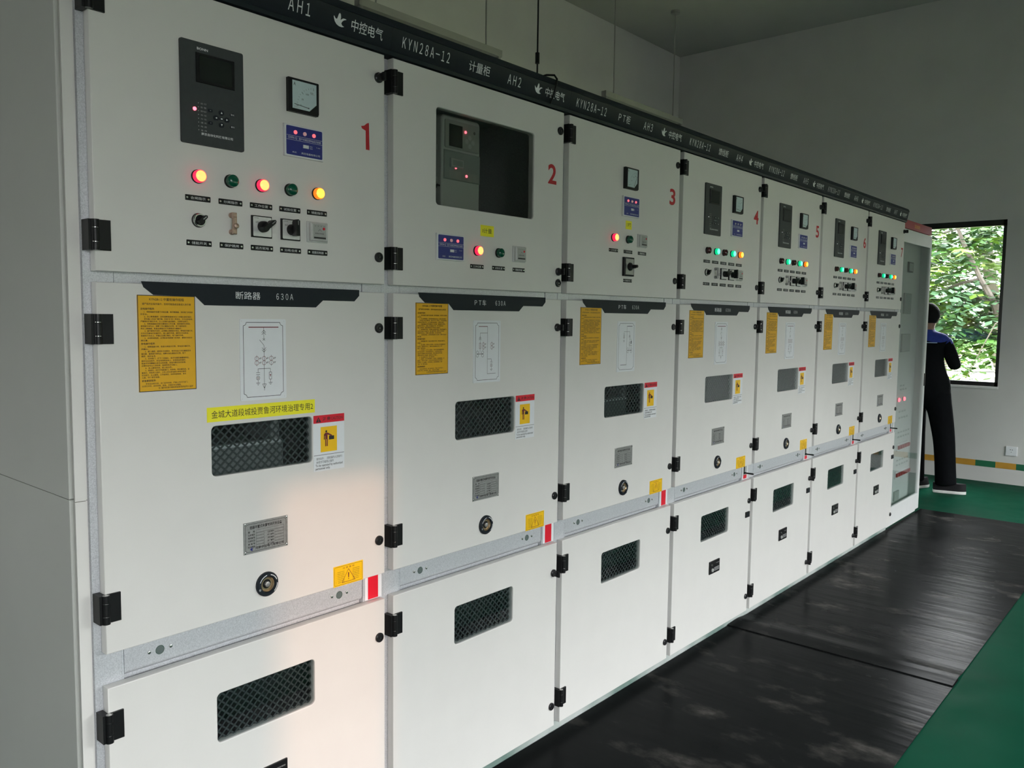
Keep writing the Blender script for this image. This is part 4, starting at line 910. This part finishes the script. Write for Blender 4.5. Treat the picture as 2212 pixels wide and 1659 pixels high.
def person():
    r = thing('person', (7.43, .285, 0), 'person in dark clothes with blue shoulders, seen from behind, standing at the window', 'person', rz=R_(-14))
    JK = mat('dark_jacket', (.0035, .004, .005), .85, noise=.2, scale=30, spec=.1); YK = mat('blue_yoke', s2l(22, 44, 128), .8, noise=.1, scale=40); TR = mat('dark_trousers', (.003, .0035, .0045), .9, noise=.2, scale=30, spec=.1)
    SK = mat('skin', (.22, .13, .09), .55, noise=.05, scale=20); HR = mat('black_hair', (.004, .004, .004), .75, noise=.3, scale=120, spec=.15); PIPE = mat('pale_piping', (.35, .45, .62), .6)
    SH = mat('dark_shoe', (.006, .006, .007), .7, noise=.1, scale=40, spec=.2); SOLE = mat('white_sole', (.72, .71, .68), .6, noise=.05, scale=40)
    N = [(0, -.035, .92, (.135, .195)), (.005, -.03, 1.08, (.135, .19)), (.0, -.01, 1.25, (.13, .19)), (-.005, 0, 1.375, (.10, .155)), (0, 0, 1.445, .062), (.01, 0, 1.49, .058), (.022, 0, 1.555, .083), (.018, 0, 1.622, .084), (.015, 0, 1.655, .055)]
    E = [(i, i+1) for i in range(8)]
    def limb(start, pts):
        p = start
        for q in pts: N.append(q); E.append((p, len(N)-1)); p = len(N)-1
        return p
    limb(3, [(-.005, -.165, 1.365, .068), (.01, -.215, 1.25, .062), (.045, -.243, 1.135, .055), (.14, -.20, 1.165, .046), (.235, -.135, 1.205, .036)])
    limb(3, [(-.005, .165, 1.365, .068), (.01, .215, 1.25, .062), (.045, .243, 1.135, .055), (.14, .16, 1.165, .046), (.235, .055, 1.205, .036)])
    limb(0, [(0, -.135, .84, .118), (.005, -.165, .68, .108), (.012, -.200, .48, .096), (-.005, -.228, .28, .092), (-.015, -.248, .09, .094), (-.015, -.252, .06, .094)])
    limb(0, [(0, .085, .84, .115), (.0, .075, .68, .102), (-.01, .055, .48, .090), (-.03, .035, .28, .086), (-.045, .020, .09, .086), (-.045, .018, .06, .086)])
    V, F = skin_geom(N, E, 2)
    b = MB(); mats = {}
    def zone(c):
        x, y, z = c
        if z > 1.462 and abs(y) < .13: return SK
        if x > .19 and z > 1.1 and abs(y) < .2: return JK
        if z > 1.345: return YK
        return JK if z > .87 else TR
    for f in F:
        c = [sum(V[q][i] for q in f)/len(f) for i in range(3)]; mats.setdefault(zone(c), []).append(f)
    for mm, fs in mats.items(): b.add(V, fs, mm)
    from mathutils.bvhtree import BVHTree
    bv = BVHTree.FromPolygons(V, F); pp = []
    for q in range(118, 243, 5):
        dv = Vector((math.cos(R_(q)), math.sin(R_(q)), 0)); hit = bv.ray_cast(Vector((0, 0, 1.343))+dv*.6, -dv)[0]
        if hit: pp.append(tuple(hit+dv*.001))
    b.tube(pp, .0035, PIPE, 6)
    # face: nose, ears, eyes, mouth turned towards the window
    ellipsoid(b, (.108, 0, 1.575), (.020, .014, .024), SK, 12, 8)
    for sg in (-1, 1):
        ellipsoid(b, (.02, sg*.084, 1.575), (.020, .010, .031), SK, 12, 8); ellipsoid(b, (.094, sg*.032, 1.598), (.010, .013, .008), WHITEP, 10, 6); ellipsoid(b, (.101, sg*.032, 1.598), (.005, .006, .006), DINK, 8, 6)
    ellipsoid(b, (.098, 0, 1.532), (.010, .024, .006), RINK, 12, 6)
    for sg, w in ((-1, Vector((.235, -.135, 1.205))), (1, Vector((.235, .055, 1.205)))):
        d = Vector((.75, -sg*.0+(.45 if sg < 0 else -.35), .18)).normalized(); sd = Vector((0, 0, 1)).cross(d).normalized(); up = d.cross(sd)
        hn = [(*w, .028), (*(w+d*.05), (.016, .036)), (*(w+d*.085), (.014, .040))]; he = [(0, 1), (1, 2)]
        hv, hf = skin_geom(hn, he, 1); b.add(hv, hf, SK)
        for i, (off, ln) in enumerate(((-.030, .066), (-.010, .076), (.010, .072), (.029, .058))):
            p0 = w+d*.085+sd*off; p1 = p0+d*ln*.45-up*.004; p2 = p1+d*ln*.25-up*.016; p3 = p2+d*ln*.1-up*.020
            b.tube([tuple(p0-d*.015), tuple(p0), tuple(p1), tuple(p2), tuple(p3)], [.0085, .009, .0085, .0078, .0055], SK, 8)
        t0 = w+d*.03+sd*(-.030*sg*-1)*1.0; t1 = t0+d*.028+sd*.022*sg+up*.004; t2 = t1+d*.028+sd*.004*sg
        b.tube([tuple(t0), tuple(t1), tuple(t2)], [.012, .0105, .007], SK, 8)
    put('body', b.mesh('body'), r)
    h = MB(); ellipsoid(h, (.005, 0, 1.590), (.104, .098, .112), HR, 24, 18, lambda v: v[2] > 1.505 and (v[0] < .055 or v[2] > 1.652)); put('hair', h.mesh('hair'), r)
    # loose trouser hems and shoes
    for sg, ax, ay, ang in ((-1, -.02, -.235, -58), (1, -.045, .020, -8)):
        sh = MB(); a = R_(ang); c, s2 = math.cos(a), math.sin(a)
        prof = [(-.085, .032), (-.06, .042), (0, .042), (.06, .046), (.11, .050), (.15, .044), (.178, .024)]
        def ringpts(zs, grow=0):
            L = [(x, -(w+grow)) for x, w in prof]+[(x, w+grow) for x, w in prof[::-1]]; return [(ax+x*c-y*s2, ay+x*s2+y*c, z) for (x, y), z in ((q, zs) for q in L)]
        n = len(prof)*2
        def stack(levels, mm):
            V = []; [V.extend(ringpts(z, g)) for z, g in levels]; F = [tuple(range(n-1, -1, -1)), tuple((len(levels)-1)*n+i for i in range(n))]
            for l in range(len(levels)-1): F += [(l*n+i, l*n+(i+1) % n, (l+1)*n+(i+1) % n, (l+1)*n+i) for i in range(n)]
            sh.add(V, F, mm)
        stack([(.0005, -.002), (.012, .003), (.026, .002)], SOLE); stack([(.026, -.001), (.05, -.006), (.075, -.016), (.09, -.026)], SH)
        put('shoe', sh.mesh('shoe'), r, (0, 0, 0), 'dark shoe with white sole')
    put('belt', MB().lathe(0, 0, [(.001, 0), (.001, .001)], DINK, 6).mesh('belt')) if False else None
person()

# ------------------------------------------------------------------ outdoors beyond the end window
GRASS = mat('pale_lawn', (.30, .36, .16), .9, col2=(.42, .47, .24), scale=2, noise=.1)
g = put('ground', MB().box(XR+.24, 70, -45, 45, -.35, -.15, GRASS).mesh('ground')); g['kind'] = 'structure'
g2 = put('ground', MB().box(-40, 70, -60, YF-.24, -.35, -.16, mat('courtyard', (.05, .05, .045), .9, noise=.1, scale=1)).mesh('ground')); g2['kind'] = 'structure'
bw = put('sky_blocker', MB().box(1.5, 45, -15, -14.7, -.2, 4.2, mat('sky_blocker_dark', (.02, .028, .018), .9, noise=.2, scale=2)).mesh('sky_blocker')); bw['kind'] = 'structure'  # unseen wall added to keep low sky off the upper doors
bw = put('sky_blocker', MB().box(-60, -9.5, -15, -14.7, -.2, 4.2, MATS['sky_blocker_dark']).mesh('sky_blocker')); bw['kind'] = 'structure'  # second added sky blocker, leaving a gap that lights the first cabinet
BARK = mat('brown_bark', (.055, .045, .038), .9, noise=.25, scale=20)
LEAF = [mat('leaf_deep_green', (.020, .058, .008), .6, noise=.3, scale=3, spec=.12), mat('leaf_mid_green', (.055, .105, .012), .6, noise=.3, scale=3, spec=.12), mat('leaf_blue_green', (.034, .078, .036), .55, noise=.2, scale=3, spec=.2)]
def at(px, py, x):           # point on the plane x = const seen at a pixel of the 2212 x 1659 frame
    d = CF*1779.836+CR*(px-1106)+CU*(829.5-py); return CAM+d*((x-CAM.x)/d.x)
rnd = random.Random(11)
def spray(mb, p, d, n, ln, mm):      # one feathery frond: paired leaflets along a drooping stem
    d = d.normalized(); side = d.cross(Vector((0, 0, 1))).normalized(); q = p.copy()
    step = ln*.62
    for i in range(n):
        q = q+d*step; d = (d+Vector((0, 0, -.05))).normalized()
        for sg in (-1, 1):
            a = (d*.45+side*sg+Vector((rnd.uniform(-.25, .25), rnd.uniform(-.25, .25), rnd.uniform(-.5, .15)))).normalized(); L = ln*(1-.5*abs(i/n-.45))*rnd.uniform(.75, 1.15)
            w = a.cross(Vector((rnd.uniform(-.4, .4), rnd.uniform(-.4, .4), 1))).normalized()*L*.33
            mb.add([tuple(q), tuple(q+a*L*.45+w), tuple(q+a*L), tuple(q+a*L*.45-w)], [(0, 1, 2, 3)], mm)
def tree(label, branches, blobs, ln, cat="tree", dens=2.0):
    x, y, z = branches[0][0][0]; r = thing('tree', (x, y, -.15), label, cat, 'trees outside the end window'); O = Vector((x, y, -.15))
    t = MB()
    for P, R0 in branches: t.tube([tuple(Vector(p)-O) for p in P], R0, BARK, 7)
    put('trunk', t.mesh('trunk'), r); f = MB()
    for c, s, n, mi in blobs:
        for _ in range(int(n*dens)):
            u = Vector((rnd.gauss(0, .5), rnd.gauss(0, .5), rnd.gauss(0, .5))); p = c+Vector((u.x*s[0], u.y*s[1], u.z*s[2]))
            dd = Vector((rnd.uniform(-1, 1), rnd.uniform(-1, 1), rnd.uniform(-.45, .25)))
            spray(f, p-O, dd, rnd.randint(5, 9), ln*rnd.uniform(.8, 1.2), LEAF[mi if rnd.random() < .75 else rnd.randint(0, 2)])
    o = put('foliage', f.mesh('foliage'), r); o['kind'] = 'stuff'
V3 = lambda p: tuple(p)
# nearest tree: slanting bough and drooping fronds in the middle of the view
T = 12.0
base = at(2230, 1010, T); base.z = -.15
tree('leafy green tree close outside the end window, with a slanting dark bough',
     [([V3(base), V3(at(2200, 800, T)), V3(at(2150, 660, T)), V3(at(2118, 602, T)), V3(at(2098, 560, T)), V3(at(2079, 519, T)), V3(at(2064, 480, T)), V3(at(2052, 420, T))], [.09, .075, .05, .034, .030, .026, .022, .015]),
      ([V3(at(2118, 602, T)), V3(at(2075, 612, T)), V3(at(2035, 628, T)), V3(at(1985, 640, T))], [.022, .018, .014, .008]),
      ([V3(at(2150, 660, T)), V3(at(2110, 640, T)), V3(at(2062, 655, T)), V3(at(2020, 690, T))], [.03, .022, .016, .008])],
     [(at(2120, 640, T), (.6, .75, .30), 30, 2), (at(2020, 560, T+.2), (.6, .5, .45), 20, 1), (at(2160, 500, T+.4), (.5, .4, .4), 16, 0), (at(2010, 515, T+.8), (.5, .5, .3), 14, 0), (at(2100, 495, T+.4), (.6, .6, .18), 14, 2), (at(2060, 660, T+.4), (.6, .7, .30), 24, 1), (at(2140, 690, T+.3), (.6, .55, .35), 26, 0), (at(2080, 700, T+.6), (.6, .6, .30), 22, 1), (at(2120, 735, T), (.5, .5, .20), 14, 0), (at(1890, 620, T+.4), (.6, .9, .7), 30, 1), (at(1880, 520, T+.8), (.6, .8, .5), 22, 0), (at(1770, 600, T+1), (.7, .9, .9), 26, 2), (at(2030, 640, T+.5), (.5, .4, .3), 10, 0)], .165)
# taller tree further back: brown trunk on the right of the view, crown across the top
T = 15.5
base = at(2190, 960, T); base.z = -.15
tree('tall tree with a pale brown trunk behind the nearest tree',
     [([V3(base), V3(at(2160, 760, T)), V3(at(2144, 640, T)), V3(at(2137, 575, T)), V3(at(2128, 510, T)), V3(at(2118, 440, T)), V3(at(2112, 380, T))], [.16, .14, .115, .10, .09, .07, .05]),
      ([V3(at(2128, 510, T)), V3(at(2080, 492, T)), V3(at(2030, 505, T)), V3(at(1990, 520, T))], [.03, .022, .016, .01])],
     [(at(2095, 500, T), (.7, .55, .25), 16, 2), (at(2150, 510, T+.5), (.7, .45, .35), 20, 1), (at(2030, 520, T), (.7, .55, .4), 26, 1), (at(2050, 560, T+.3), (.7, .4, .35), 16, 0), (at(2165, 580, T), (.6, .35, .7), 22, 0), (at(2020, 600, T+.5), (.7, .5, .5), 22, 0), (at(2000, 680, T+.3), (.6, .5, .6), 14, 1)], .155)
# small vine of leaves hanging low in the view
T = 10.5
P = [at(2150, 700, T), at(2125, 745, T), at(2105, 782, T), at(2092, 806, T), at(2085, 820, T)]
base = Vector((T, at(2175, 700, T).y, -.15))
tree('thin leafy twig hanging low in the end window view', [([V3(base), (base.x, base.y, 1.0), V3(at(2165, 690, T)), *[V3(p) for p in P]], [.03, .025, .012, .008, .006, .005, .004, .003])],
     [(P[1], (.10, .14, .10), 5, 0), (P[2], (.06, .08, .07), 3, 0), (at(2056, 800, T), (.06, .06, .12), 3, 1)], .06)
# bushes and wall of shrubs far behind
for i, (px, py, T, s, n, mi) in enumerate(((2045, 715, 26, (.9, 1.4, .55), 30, 1), (2120, 705, 38, (1.5, 2.6, .8), 40, 0), (2170, 700, 32, (1.0, 1.3, .8), 26, 1))):
    c = at(px, py, T); b = Vector((c.x, c.y, -.15))
    tree(['round bright green shrub far outside, left of the twig', 'broad green shrub far outside, behind the twig', 'dark green shrub far outside at the window edge'][i], [([V3(b), V3(c)], [.08, .04])], [(c, s, n, mi)], .22, 'shrub', 1.5)
for z0, lab in ((778, 'upper of two thin black power lines outside the window'), (787, 'lower of two thin black power lines outside the window')):
    a, b = at(1900, z0-6, 20), at(2330, z0+4, 20); n = 12
    o = put('power_line', MB().tube([tuple(a.lerp(b, i/n)-Vector((0, 0, .18*math.sin(math.pi*i/n)))) for i in range(n+1)], .012, BLACK, 6).mesh('power_line')); tag(o, lab, 'power line', 'power lines outside')
